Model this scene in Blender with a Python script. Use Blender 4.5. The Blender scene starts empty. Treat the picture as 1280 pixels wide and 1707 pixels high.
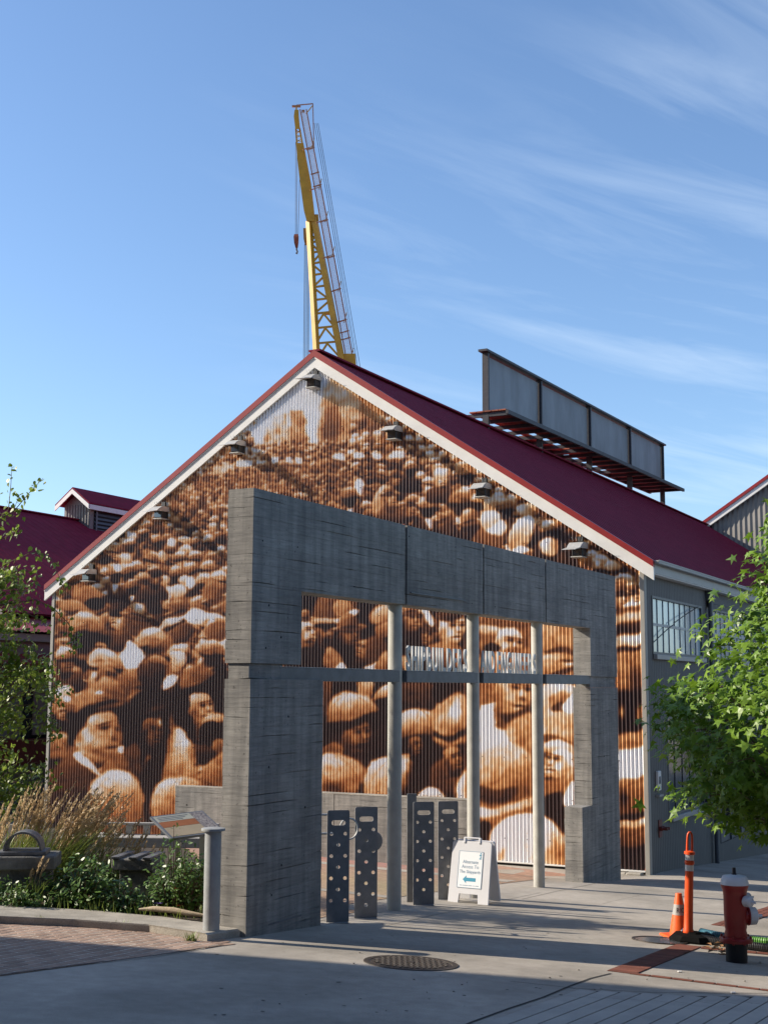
import bpy, bmesh, math, random
import numpy as np
from mathutils import Vector, Matrix

SC = bpy.context.scene
COL = SC.collection
R = math.radians

# ---------------------------------------------------------------- camera (eye at the origin; z is height above the eye)
FPX, PITCH, ROLL = 2185.11, .1323, .005
cam = bpy.data.cameras.new('camera'); cam_o = bpy.data.objects.new('camera', cam); COL.objects.link(cam_o)
cam.sensor_fit = 'HORIZONTAL'; cam.sensor_width = 36; cam.lens = 36*FPX/1280
cam.clip_start = .1; cam.clip_end = 4000
cam_o.rotation_euler = (Matrix.Rotation(math.pi/2+PITCH, 4, 'X') @ Matrix.Rotation(ROLL, 4, 'Z')).to_euler()
SC.camera = cam_o
SC.cycles.use_denoising = True

# ---------------------------------------------------------------- daylight
SUN_EL, SUN_AZ = R(29.4), R(7.5)                       # azimuth: ahead of due left
SUN_DIR = Vector((-math.cos(SUN_AZ)*math.cos(SUN_EL), math.sin(SUN_AZ)*math.cos(SUN_EL), math.sin(SUN_EL)))
world = bpy.data.worlds.new('World'); SC.world = world; world.use_nodes = True
wn, wl = world.node_tree.nodes, world.node_tree.links
for n in list(wn): wn.remove(n)
w_out = wn.new('ShaderNodeOutputWorld'); w_bg = wn.new('ShaderNodeBackground')
sky = wn.new('ShaderNodeTexSky'); sky.sky_type = 'NISHITA'; sky.sun_disc = False
sky.sun_elevation = SUN_EL; sky.sun_rotation = R(277.5)
sky.air_density = 1.0; sky.dust_density = .6; sky.ozone_density = 2.6; sky.altitude = 0
# thin cirrus: streaked noise on a flat layer far above (direction divided by its height)
tc = wn.new('ShaderNodeTexCoord'); sep = wn.new('ShaderNodeSeparateXYZ'); wl.new(tc.outputs['Generated'], sep.inputs[0])
def wmath(op, a, b=None, clamp=False):
    n = wn.new('ShaderNodeMath'); n.operation = op; n.use_clamp = clamp
    for i, v in enumerate((a, b)):
        if v is None: continue
        if isinstance(v, (int, float)): n.inputs[i].default_value = v
        else: wl.new(v, n.inputs[i])
    return n.outputs[0]
hz = wmath('MAXIMUM', sep.outputs[2], .02); hz2 = wmath('ADD', hz, .12)
cx_ = wmath('DIVIDE', sep.outputs[0], hz2); cy_ = wmath('DIVIDE', sep.outputs[1], hz2)
cmb = wn.new('ShaderNodeCombineXYZ'); wl.new(cx_, cmb.inputs[0]); wl.new(cy_, cmb.inputs[1])
mp0 = wn.new('ShaderNodeMapping'); mp0.inputs['Rotation'].default_value = (0, 0, R(-30)); wl.new(cmb.outputs[0], mp0.inputs[0])
mp = wn.new('ShaderNodeMapping'); mp.inputs['Scale'].default_value = (.55, 2.3, 1); mp.inputs['Location'].default_value = (4.3, 2.2, 0)
wl.new(mp0.outputs[0], mp.inputs[0])
cn = wn.new('ShaderNodeTexNoise'); cn.inputs['Scale'].default_value = 1.7; cn.inputs['Detail'].default_value = 10; cn.inputs['Roughness'].default_value = .6; cn.inputs['Distortion'].default_value = .9
wl.new(mp.outputs[0], cn.inputs['Vector'])
cn2 = wn.new('ShaderNodeTexNoise'); cn2.inputs['Scale'].default_value = 1.3; cn2.inputs['Detail'].default_value = 3; wl.new(mp0.outputs[0], cn2.inputs['Vector'])
cr = wn.new('ShaderNodeValToRGB'); cr.color_ramp.elements[0].position = .46; cr.color_ramp.elements[1].position = .86; wl.new(cn.outputs['Fac'], cr.inputs[0])
# the cloud bank lies to the right (+x) and runs on that way
side = wmath('ADD', cx_, wmath('MULTIPLY', wmath('SUBTRACT', cn2.outputs['Fac'], .5), 1.6))
bank = wn.new('ShaderNodeMapRange'); bank.interpolation_type = 'SMOOTHSTEP'; bank.inputs['From Min'].default_value = -.35; bank.inputs['From Max'].default_value = .55; wl.new(side, bank.inputs['Value'])
cloud = wmath('MULTIPLY', cr.outputs[0], bank.outputs[0]); cloud = wmath('MULTIPLY', cloud, .42, True)
tint = wn.new('ShaderNodeMix'); tint.data_type = 'RGBA'; tint.blend_type = 'MULTIPLY'; tint.inputs['Factor'].default_value = 1; tint.inputs['B'].default_value = (1.10, 1.20, 1.31, 1); wl.new(sky.outputs[0], tint.inputs['A'])
mixc = wn.new('ShaderNodeMix'); mixc.data_type = 'RGBA'; mixc.inputs['B'].default_value = (6.2, 7.2, 8.2, 1)
wl.new(cloud, mixc.inputs['Factor']); wl.new(tint.outputs['Result'], mixc.inputs['A'])
wl.new(mixc.outputs['Result'], w_bg.inputs['Color']); w_bg.inputs['Strength'].default_value = .10
wl.new(w_bg.outputs[0], w_out.inputs[0])
sun = bpy.data.lights.new('sun', 'SUN'); sun.energy = 5.0; sun.angle = R(.53); sun.color = (1., .89, .74)
sun_o = bpy.data.objects.new('sun', sun); COL.objects.link(sun_o)
sun_o.rotation_euler = (-SUN_DIR).to_track_quat('-Z', 'Y').to_euler()
vs = SC.view_settings; vs.view_transform = 'Standard'; vs.look = 'None'; vs.gamma = 1; vs.use_curve_mapping = False; vs.exposure = .66

# ---------------------------------------------------------------- the survey: where things stand
TH = .4826                                             # the long walls run this far off straight ahead
DX, DY = math.sin(TH), math.cos(TH)
PHI = math.pi/2-TH
PORTAL = Vector((-1.4578, 14.5, 0)); CORNER = Vector((5.4094, 27.2, 0))
GA, GB, GC = -.04969, -.05594, -1.93697
def ground(x, y):
    z = GA*min(max(x, -26), 26)+GB*min(max(y, -12), 48)+GC
    w = -((x-CORNER.x)*DX+(y-CORNER.y)*DY); u = (x-CORNER.x)*-DY+(y-CORNER.y)*DX
    if u > -.5:
        k = min(max((3.2-w)/2., 0), 1)*min(max((u+.5)/1., 0), 1)
        z = z*(1-k)+min(z, -3.76)*k
    return z
def ray(x, y):
    u, v = x-640, y-853.5; c, s = math.cos(ROLL), math.sin(ROLL); u, v = u*c+v*s, -u*s+v*c
    X, Z = u/FPX, -v/FPX; c, s = math.cos(PITCH), math.sin(PITCH)
    return Vector((X, c-Z*s, s+Z*c))
def at(x, y, dist):                                    # survey point at a known distance
    r = ray(x, y); return r*(dist/r.y)
def G(x, y, h=0.):                                     # survey point on the sloping ground (h above it)
    r = ray(x, y); return r*((GC+h)/(r.z-GA*r.x-GB*r.y))
def loc2(p, o):                                        # world -> frame of portal / building
    q = p-o; return Vector((q.x*DX+q.y*DY, -q.x*DY+q.y*DX, q.z))
def wrld(p, o):
    return Vector((o.x+p[0]*DX-p[1]*DY, o.y+p[0]*DY+p[1]*DX, o.z+p[2]))

# ---------------------------------------------------------------- helpers
class MB:
    def __init__(s): s.v = []; s.f = []
    def add(s, v, f):
        n = len(s.v); s.v += [tuple(p) for p in v]; s.f += [tuple(i+n for i in q) for q in f]; return s
    def box(s, x0, x1, y0, y1, z0, z1, b=0.):
        if x0 > x1: x0, x1 = x1, x0
        if y0 > y1: y0, y1 = y1, y0
        if z0 > z1: z0, z1 = z1, z0
        if b <= 0:
            return s.add([(x, y, z) for z in (z0, z1) for y in (y0, y1) for x in (x0, x1)],
                         [(0, 2, 3, 1), (4, 5, 7, 6), (0, 1, 5, 4), (2, 6, 7, 3), (0, 4, 6, 2), (1, 3, 7, 5)])
        b = min(b, (x1-x0)*.45, (y1-y0)*.45, (z1-z0)*.45)
        V = []; idx = {}
        for i, x in enumerate((x0, x1)):
            for j, y in enumerate((y0, y1)):
                for k, z in enumerate((z0, z1)):
                    xi, yi, zi = x+b*(1-2*i), y+b*(1-2*j), z+b*(1-2*k)
                    for a, p in enumerate(((x, yi, zi), (xi, y, zi), (xi, yi, z))):
                        idx[i, j, k, a] = len(V); V.append(p)
        F = []
        q = [(0, 0), (1, 0), (1, 1), (0, 1)]
        for i in (0, 1):
            F.append([idx[i, j, k, 0] for j, k in (q if i else q[::-1])])
            F.append([idx[j, i, k, 1] for j, k in (q[::-1] if i else q)])
            F.append([idx[j, k, i, 2] for j, k in (q if i else q[::-1])])
        for j in (0, 1):
            for k in (0, 1):
                F.append([idx[0, j, k, 1], idx[1, j, k, 1], idx[1, j, k, 2], idx[0, j, k, 2]])
                F.append([idx[j, 0, k, 0], idx[j, 1, k, 0], idx[j, 1, k, 2], idx[j, 0, k, 2]])
                F.append([idx[j, k, 0, 0], idx[j, k, 1, 0], idx[j, k, 1, 1], idx[j, k, 0, 1]])
                for l in (0, 1): F.append([idx[j, k, l, 0], idx[j, k, l, 1], idx[j, k, l, 2]])
        return s.add(V, F)
    def tube(s, p0, p1, r0, r1=None, n=10, cap=True):
        r1 = r0 if r1 is None else r1
        p0, p1 = Vector(p0), Vector(p1); d = (p1-p0)
        if d.length < 1e-6: return s
        a = d.normalized().orthogonal().normalized(); b = d.normalized().cross(a)
        V = []
        for p, r in ((p0, r0), (p1, r1)):
            V += [p+(a*math.cos(t)+b*math.sin(t))*r for t in [2*math.pi*i/n for i in range(n)]]
        F = [(i, (i+1) % n, n+(i+1) % n, n+i) for i in range(n)]
        if cap: F += [tuple(range(n))[::-1], tuple(range(n, 2*n))]
        return s.add(V, F)
    def path(s, pts, r, n=8, closed=False):
        P = [Vector(p) for p in pts]; m = len(P); V = []; up = None
        rr = r if isinstance(r, (list, tuple)) else [r]*m
        for i, p in enumerate(P):
            t = (P[(i+1) % m]-P[i-1]) if (closed or 0 < i < m-1) else (P[1]-P[0] if i == 0 else P[-1]-P[-2])
            t.normalize()
            a = (up-t*up.dot(t)) if up is not None else t.orthogonal()
            if a.length < 1e-5: a = t.orthogonal()
            a.normalize(); up = a; b = t.cross(a)
            V += [p+(a*math.cos(k)+b*math.sin(k))*rr[i] for k in [2*math.pi*j/n for j in range(n)]]
        F = [(i*n+j, i*n+(j+1) % n, ((i+1) % m)*n+(j+1) % n, ((i+1) % m)*n+j) for i in range(m if closed else m-1) for j in range(n)]
        if not closed: F += [tuple(range(n))[::-1], tuple(range((m-1)*n, m*n))]
        return s.add(V, F)
    def lathe(s, prof, n=24, o=(0, 0, 0), axis='z', cap=True):
        V = []
        for r, h in prof:
            for i in range(n):
                t = 2*math.pi*i/n; c, q = r*math.cos(t), r*math.sin(t)
                V.append({'z': (o[0]+c, o[1]+q, o[2]+h), 'x': (o[0]+h, o[1]+c, o[2]+q), 'y': (o[0]+q, o[1]+h, o[2]+c)}[axis])
        F = [(k*n+i, k*n+(i+1) % n, (k+1)*n+(i+1) % n, (k+1)*n+i) for k in range(len(prof)-1) for i in range(n)]
        if cap: F += [tuple(range(n))[::-1], tuple(range((len(prof)-1)*n, len(prof)*n))]
        return s.add(V, F)
    def prism(s, pts, z0, z1):
        n = len(pts); zz = lambda z, p: z(p) if callable(z) else z
        V = [(p[0], p[1], zz(z0, p)) for p in pts]+[(p[0], p[1], zz(z1, p)) for p in pts]
        return s.add(V, [tuple(range(n))[::-1], tuple(range(n, 2*n))]+[(i, (i+1) % n, n+(i+1) % n, n+i) for i in range(n)])
    def beam(s, p0, p1, w, h=None):                    # square bar between two points
        p0, p1 = Vector(p0), Vector(p1); d = (p1-p0).normalized(); h = h or w
        a = d.cross(Vector((0, 0, 1)));  a = a.normalized() if a.length > 1e-4 else Vector((1, 0, 0)); b = d.cross(a)
        V = [p+a*w*.5*i+b*h*.5*j for p in (p0, p1) for i, j in ((-1, -1), (1, -1), (1, 1), (-1, 1))]
        return s.add(V, [(3, 2, 1, 0), (4, 5, 6, 7), (0, 1, 5, 4), (1, 2, 6, 5), (2, 3, 7, 6), (3, 0, 4, 7)])
    def mesh(s, name, mat=None, smooth=False):
        m = bpy.data.meshes.new(name); m.from_pydata(s.v, [], s.f)
        bm = bmesh.new(); bm.from_mesh(m); bmesh.ops.recalc_face_normals(bm, faces=bm.faces); bm.to_mesh(m); bm.free()
        if mat: m.materials.append(mat)
        if smooth:
            m.polygons.foreach_set('use_smooth', [True]*len(m.polygons))
            try: m.set_sharp_from_angle(angle=R(40))
            except Exception: pass
        m.update(); return m
    def obj(s, name, mat=None, parent=None, smooth=False, loc=None):
        return link(name, s.mesh(name, mat, smooth), parent, loc)
def link(name, data, parent=None, loc=None, rot=None):
    o = bpy.data.objects.new(name, data); COL.objects.link(o)
    if parent is not None: o.parent = parent
    if loc is not None: o.location = loc
    if rot is not None: o.rotation_euler = rot
    return o
def tag(o, label=None, cat=None, group=None, kind=None):
    if label: o['label'] = label
    if cat: o['category'] = cat
    if group: o['group'] = group
    if kind: o['kind'] = kind
    return o
def thing(name, label, cat, loc=(0, 0, 0), rz=0., group=None):
    return tag(link(name, None, None, loc, (0, 0, rz)), label, cat, group)
def raw_mesh(name, V, F, mat=None, smooth=False):
    m = bpy.data.meshes.new(name); V = np.asarray(V, np.float32); F = np.asarray(F, np.int32)
    m.vertices.add(len(V)); m.vertices.foreach_set('co', V.ravel())
    k = F.shape[1]; m.loops.add(F.size); m.loops.foreach_set('vertex_index', F.ravel())
    m.polygons.add(len(F)); m.polygons.foreach_set('loop_start', np.arange(0, F.size, k, dtype=np.int32))
    try: m.polygons.foreach_set('loop_total', np.full(len(F), k, np.int32))
    except Exception: pass
    m.polygons.foreach_set('use_smooth', np.full(len(F), smooth))
    if mat: m.materials.append(mat)
    m.update(calc_edges=True); m.validate(); return m

# ---------------------------------------------------------------- materials
def new_mat(name):
    m = bpy.data.materials.new(name); m.use_nodes = True
    return m, m.node_tree.nodes, m.node_tree.links, m.node_tree.nodes['Principled BSDF']
def M(name, col, rough=.6, metal=0., var=.0, vscale=4., bump=0., bscale=60., col2=None, spec=.5, coord='Object', stretch=(1, 1, 1), lo=.35, hi=.65):
    """plain colour with procedural mottling (towards col2) and fine relief"""
    m, n, l, b = new_mat(name)
    b.inputs['Roughness'].default_value = rough; b.inputs['Metallic'].default_value = metal
    b.inputs['Specular IOR Level'].default_value = spec
    c1 = (*col, 1); c2 = (*(col2 if col2 else [c*(1-var) for c in col]), 1)
    t = n.new('ShaderNodeTexCoord'); mpn = n.new('ShaderNodeMapping'); mpn.inputs['Scale'].default_value = stretch
    l.new(t.outputs[coord], mpn.inputs[0])
    if var or col2:
        nz = n.new('ShaderNodeTexNoise'); nz.inputs['Scale'].default_value = vscale; nz.inputs['Detail'].default_value = 8; nz.inputs['Roughness'].default_value = .62
        l.new(mpn.outputs[0], nz.inputs['Vector'])
        rp = n.new('ShaderNodeValToRGB'); rp.color_ramp.elements[0].position = lo; rp.color_ramp.elements[1].position = hi
        rp.color_ramp.elements[0].color = c2; rp.color_ramp.elements[1].color = c1
        l.new(nz.outputs['Fac'], rp.inputs[0]); l.new(rp.outputs[0], b.inputs['Base Color'])
    else: b.inputs['Base Color'].default_value = c1
    if bump:
        nb = n.new('ShaderNodeTexNoise'); nb.inputs['Scale'].default_value = bscale; nb.inputs['Detail'].default_value = 6
        l.new(mpn.outputs[0], nb.inputs['Vector'])
        bn = n.new('ShaderNodeBump'); bn.inputs['Strength'].default_value = bump; bn.inputs['Distance'].default_value = .01
        l.new(nb.outputs['Fac'], bn.inputs['Height']); l.new(bn.outputs[0], b.inputs['Normal'])
    return m
def add_random_tint(m, amt=.25):
    """each object a little lighter or darker than its neighbours"""
    n, l = m.node_tree.nodes, m.node_tree.links; b = n['Principled BSDF']; s = b.inputs['Base Color']
    oi = n.new('ShaderNodeObjectInfo'); mr = n.new('ShaderNodeMapRange'); mr.inputs['To Min'].default_value = 1-amt; mr.inputs['To Max'].default_value = 1+amt
    l.new(oi.outputs['Random'], mr.inputs['Value'])
    mx = n.new('ShaderNodeMix'); mx.data_type = 'RGBA'; mx.blend_type = 'MULTIPLY'; mx.inputs['Factor'].default_value = 1
    if s.is_linked:
        src = s.links[0].from_socket; l.remove(s.links[0]); l.new(src, mx.inputs['A'])
    else: mx.inputs['A'].default_value = s.default_value
    l.new(mr.outputs[0], mx.inputs['B']); l.new(mx.outputs['Result'], s); return m
def leaf_mat(name, c1, c2, trans=.35):
    m, n, l, b = new_mat(name); out = n['Material Output']
    t = n.new('ShaderNodeTexCoord'); nz = n.new('ShaderNodeTexNoise'); nz.inputs['Scale'].default_value = 3.; nz.inputs['Detail'].default_value = 4
    l.new(t.outputs['Object'], nz.inputs['Vector'])
    ge = n.new('ShaderNodeNewGeometry'); ad = n.new('ShaderNodeMath'); ad.operation = 'ADD'; l.new(nz.outputs['Fac'], ad.inputs[0]); 
    mu = n.new('ShaderNodeMath'); mu.operation = 'MULTIPLY'; mu.inputs[1].default_value = .5; l.new(ge.outputs['Random Per Island'], mu.inputs[0]); l.new(mu.outputs[0], ad.inputs[1])
    rp = n.new('ShaderNodeValToRGB'); rp.color_ramp.elements[0].position = .4; rp.color_ramp.elements[1].position = 1.; rp.color_ramp.elements[0].color = (*c2, 1); rp.color_ramp.elements[1].color = (*c1, 1)
    l.new(ad.outputs[0], rp.inputs[0]); l.new(rp.outputs[0], b.inputs['Base Color'])
    b.inputs['Roughness'].default_value = .42
    tr = n.new('ShaderNodeBsdfTranslucent'); l.new(rp.outputs[0], tr.inputs[0])
    ms = n.new('ShaderNodeMixShader'); ms.inputs[0].default_value = trans
    l.new(b.outputs[0], ms.inputs[1]); l.new(tr.outputs[0], ms.inputs[2]); l.new(ms.outputs[0], out.inputs[0]); return m
def concrete_mat(name, c1, c2, grain=(1, 1, 12), dark=(.03, .032, .035), drips=True):
    """board marked concrete: mottling, grain along the boards, water streaks"""
    m, n, l, b = new_mat(name); b.inputs['Roughness'].default_value = .88; b.inputs['Specular IOR Level'].default_value = .25
    t = n.new('ShaderNodeTexCoord')
    ge = n.new('ShaderNodeNewGeometry')
    def noise(scale, st, det=8, ro=.6):
        mp_ = n.new('ShaderNodeMapping'); mp_.inputs['Scale'].default_value = st; l.new(t.outputs['Object'], mp_.inputs[0])
        z = n.new('ShaderNodeTexNoise'); z.inputs['Scale'].default_value = scale; z.inputs['Detail'].default_value = det; z.inputs['Roughness'].default_value = ro; l.new(mp_.outputs[0], z.inputs['Vector']); return z.outputs['Fac']
    def ramp(src, a, b_, ca, cb):
        r = n.new('ShaderNodeValToRGB'); r.color_ramp.elements[0].position = a; r.color_ramp.elements[1].position = b_
        r.color_ramp.elements[0].color = (*ca, 1); r.color_ramp.elements[1].color = (*cb, 1); l.new(src, r.inputs[0]); return r.outputs[0]
    base = ramp(noise(1.6, (1, 1, 1)), .3, .7, c2, c1)
    def mul(a, f, k):
        x = n.new('ShaderNodeMix'); x.data_type = 'RGBA'; x.blend_type = 'MULTIPLY'; x.inputs['Factor'].default_value = k; l.new(a, x.inputs['A']); l.new(f, x.inputs['B']); return x.outputs['Result']
    base = mul(base, ramp(noise(3., grain, 10, .7), .3, .66, (.52, .53, .55), (1, 1, 1)), .8)
    if drips: base = mul(base, ramp(noise(2.2, (3.2, 3.2, .22), 6, .6), .36, .6, (.5, .51, .53), (1, 1, 1)), .62)
    base = mul(base, ramp(noise(26, (1, 1, 1), 3, .5), .30, .36, dark, (1, 1, 1)), .5)
    l.new(base, b.inputs['Base Color'])
    bn = n.new('ShaderNodeBump'); bn.inputs['Strength'].default_value = .5; bn.inputs['Distance'].default_value = .006
    l.new(noise(6., (grain[0], grain[1], grain[2]*1.5), 8, .65), bn.inputs['Height']); l.new(bn.outputs[0], b.inputs['Normal'])
    return m

mt = {}
mt['board'] = concrete_mat('board_concrete', (.40, .38, .345), (.245, .235, .22))
add_random_tint(mt['board'], .07)
mt['joint'] = M('joint_shadow', (.05, .05, .05), .9)
mt['pave'] = M('pavement_concrete', (.475, .43, .372), .85, 0, 0, 1.1, .35, 90, (.42, .385, .33), .25, 'Object', (1, 1, 1), .3, .7)
mt['kerb'] = M('kerb_concrete', (.53, .49, .42), .9, 0, 0, 2.4, .6, 50, (.36, .335, .29), .2)
mt['brick'] = add_random_tint(M('paver_brick', (.35, .245, .185), .85, 0, 0, 9, .5, 120, (.27, .19, .15), .2), .2)
mt['brick_red'] = add_random_tint(M('band_brick', (.20, .075, .05), .85, 0, 0, 9, .5, 120, (.15, .06, .045), .2), .22)
mt['mortar'] = M('sand_joint', (.60, .53, .44), .95, 0, .3, 14, .4, 160)
mt['mortar_dark'] = M('dark_joint', (.06, .05, .045), .95, 0, .3, 14, .4, 160)
mt['galv'] = M('galvanised_steel', (.48, .49, .48), .5, .25, 0, 7, .08, 60, (.36, .375, .38), .5)
mt['column'] = M('column_paint', (.48, .47, .42), .55, 0, 0, 5, .1, 80, (.38, .37, .335), .4)
mt['bar'] = M('bar_steel', (.135, .145, .165), .5, .2, 0, 6, .1, 60, (.09, .1, .115))
mt['letter'] = M('letter_metal', (.52, .53, .53), .5, .2, .2, 9)
mt['plate'] = M('plate_steel', (.25, .25, .25), .55, .1, 0, 5, .06, 60, (.17, .172, .175))
mt['white'] = M('white_trim', (.74, .73, .70), .5, 0, .08, 3)
mt['red'] = M('red_flashing', (.27, .018, .02), .42, 0, .15, 3)
mt['maroon'] = M('maroon_roof', (.22, .016, .042), .75, 0, .25, 2.5, spec=.12)
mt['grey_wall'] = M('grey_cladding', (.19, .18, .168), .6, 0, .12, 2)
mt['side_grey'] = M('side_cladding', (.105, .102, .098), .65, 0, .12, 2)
mt['trim'] = M('taupe_trim', (.33, .315, .28), .55, 0, .1, 3)
mt['gutter'] = M('gutter_grey', (.34, .34, .33), .45, 0, .1, 3)
mt['frame'] = M('window_frame', (.10, .11, .125), .45, .1, .15, 5)
mt['dark'] = M('dark_recess', (.012, .013, .015), .8)
mt['flood'] = M('floodlight_grey', (.46, .46, .44), .5, .2, .2, 8)
mt['flood_dark'] = M('floodlight_body', (.03, .03, .03), .45)
def glass_mat(name, col, rough=.06):
    m, n, l, b = new_mat(name); b.inputs['Base Color'].default_value = (*col, 1); b.inputs['Roughness'].default_value = rough; b.inputs['Specular IOR Level'].default_value = .9
    b.inputs['IOR'].default_value = 1.7
    t = n.new('ShaderNodeTexCoord'); z = n.new('ShaderNodeTexNoise'); z.inputs['Scale'].default_value = 1.3; l.new(t.outputs['Object'], z.inputs['Vector'])
    bn = n.new('ShaderNodeBump'); bn.inputs['Strength'].default_value = .06; bn.inputs['Distance'].default_value = .05; l.new(z.outputs['Fac'], bn.inputs['Height']); l.new(bn.outputs[0], b.inputs['Normal'])
    oi = n.new('ShaderNodeObjectInfo'); rp = n.new('ShaderNodeValToRGB'); rp.color_ramp.elements[0].color = (*[c*.75 for c in col], 1); rp.color_ramp.elements[1].color = (*[min(1, c*1.2) for c in col], 1)
    l.new(oi.outputs['Random'], rp.inputs[0]); l.new(rp.outputs[0], b.inputs['Base Color']); return m
mt['pane'] = glass_mat('sky_tinted_glass', (.52, .64, .66))  # pale blue base colour stands in for the reflected sky
mt['pane_dark'] = glass_mat('dark_glass', (.012, .014, .018), .1)

def speckle(m, scale=140., amt=.22, stain=.28):
    """fine aggregate and broad faded stains over whatever colour the material has"""
    n, l = m.node_tree.nodes, m.node_tree.links; b = n['Principled BSDF']; src = b.inputs['Base Color'].links[0].from_socket
    t = n.new('ShaderNodeTexCoord')
    for sc, a, lo, hi, det in ((scale, amt, .36, .64, 2), (.55, stain, .38, .62, 7), (7., amt*.6, .35, .65, 5)):
        z = n.new('ShaderNodeTexNoise'); z.inputs['Scale'].default_value = sc; z.inputs['Detail'].default_value = det; l.new(t.outputs['Object'], z.inputs['Vector'])
        r = n.new('ShaderNodeValToRGB'); r.color_ramp.elements[0].position = lo; r.color_ramp.elements[1].position = hi; r.color_ramp.elements[0].color = (1-a, 1-a, 1-a, 1); r.color_ramp.elements[1].color = (1, 1, 1, 1); l.new(z.outputs['Fac'], r.inputs[0])
        x = n.new('ShaderNodeMix'); x.data_type = 'RGBA'; x.blend_type = 'MULTIPLY'; x.inputs['Factor'].default_value = 1; l.new(src, x.inputs['A']); l.new(r.outputs[0], x.inputs['B']); src = x.outputs['Result']
    l.new(src, b.inputs['Base Color'])
speckle(mt['pave']); speckle(mt['kerb'], 90., .25, .3)
# ---------------------------------------------------------------- ground
def ground_sheet():
    xs = np.concatenate([[-900, -300, -120, -60, -26], np.arange(-22, 23, 1.), [26, 60, 120, 300, 900]])
    ys = np.concatenate([[-300, -80, -30, -12], np.arange(-8, 48.1, 1.), [60, 120, 300, 900, 2500]])
    V = [(x, y, ground(x, y)) for y in ys for x in xs]; n = len(xs)
    F = [(j*n+i, j*n+i+1, (j+1)*n+i+1, (j+1)*n+i) for j in range(len(ys)-1) for i in range(n-1)]
    return tag(link('ground', raw_mesh('ground', V, F, mt['pave'], True)), kind='structure')
ground_o = ground_sheet()
def sheet(name, pts, h, mat, step=.6, parent=None):
    """a thin sheet over the ground inside an outline (plan points)"""
    bm = bmesh.new(); vs_ = [bm.verts.new((p[0], p[1], 0)) for p in pts]; bm.faces.new(vs_)
    x0, x1 = min(p[0] for p in pts), max(p[0] for p in pts); y0, y1 = min(p[1] for p in pts), max(p[1] for p in pts)
    for ax, a, b in ((0, x0, x1), (1, y0, y1)):
        k = a+step
        while k < b:
            g_ = bm.verts[:]+bm.edges[:]+bm.faces[:]
            bmesh.ops.bisect_plane(bm, geom=g_, plane_co=(k, 0, 0) if ax == 0 else (0, k, 0), plane_no=(1, 0, 0) if ax == 0 else (0, 1, 0)); k += step
    for v in bm.verts: v.co.z = ground(v.co.x, v.co.y)+h
    bmesh.ops.recalc_face_normals(bm, faces=bm.faces)
    m = bpy.data.meshes.new(name); bm.to_mesh(m); bm.free(); m.materials.append(mat)
    if m.polygons[0].normal.z < 0: m.flip_normals()
    return link(name, m, parent)
def inside(p, poly):
    c = False; n = len(poly)
    for i in range(n):
        a, b = poly[i], poly[i-1]
        if (a[1] > p[1]) != (b[1] > p[1]) and p[0] < (b[0]-a[0])*(p[1]-a[1])/(b[1]-a[1])+a[0]: c = not c
    return c
# kerb of the planting bed
KF = [(-9.5, 13.2), (-7.2, 13.75), (-5.4, 14.2), (-4.09, 14.47), (-3.3, 14.55), (-2.48, 14.46), (-1.807, 14.02)]
KB = [(-1.519, 14.514), (-1.62, 14.76), (-2.1, 14.98), (-2.45, 15.2), (-3.3, 15.42), (-4.2, 15.45), (-5.5, 15.2), (-7.2, 14.75), (-9.5, 14.2)]
kerb = MB()
def kerb_z(p): return ground(p[0], p[1])+.085
ring = KF+KB
n_ = len(ring); cxk = [(.985*p[0]+.015*-3.5, .985*p[1]+.015*14.8) for p in ring]
kerb.add([(p[0], p[1], ground(p[0], p[1])-.12) for p in ring]+[(p[0], p[1], kerb_z(p)-.016) for p in ring]+[(p[0], p[1], kerb_z(p)) for p in cxk],
         [(i, (i+1) % n_, n_+(i+1) % n_, n_+i) for i in range(n_)]+[(n_+i, n_+(i+1) % n_, 2*n_+(i+1) % n_, 2*n_+i) for i in range(n_)])
kt = len(kerb.v)-n_
kerb.f.append(tuple(range(kt, kt+n_)))
ko = kerb.obj('kerb', mt['kerb']); tag(ko, kind='structure')
# planting bed
bed = [(-9.5, 14.1), (-7.2, 14.65), (-5.5, 15.1), (-4.2, 15.35), (-3.3, 15.32), (-2.45, 15.1), (-2.0, 14.9), (-1.62, 14.7), (-1.75, 15.2), (-1.35, 16.1), (-1.2, 17.6), (-2.7, 21.4), (-4.3, 28.), (-8.6, 33.5), (-16, 34), (-16, 14.)]
mt['soil'] = M('bed_soil', (.055, .038, .024), .95, 0, .5, 6, .9, 40)
tag(sheet('soil', bed, .06, mt['soil'], 1.), kind='structure')
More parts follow.
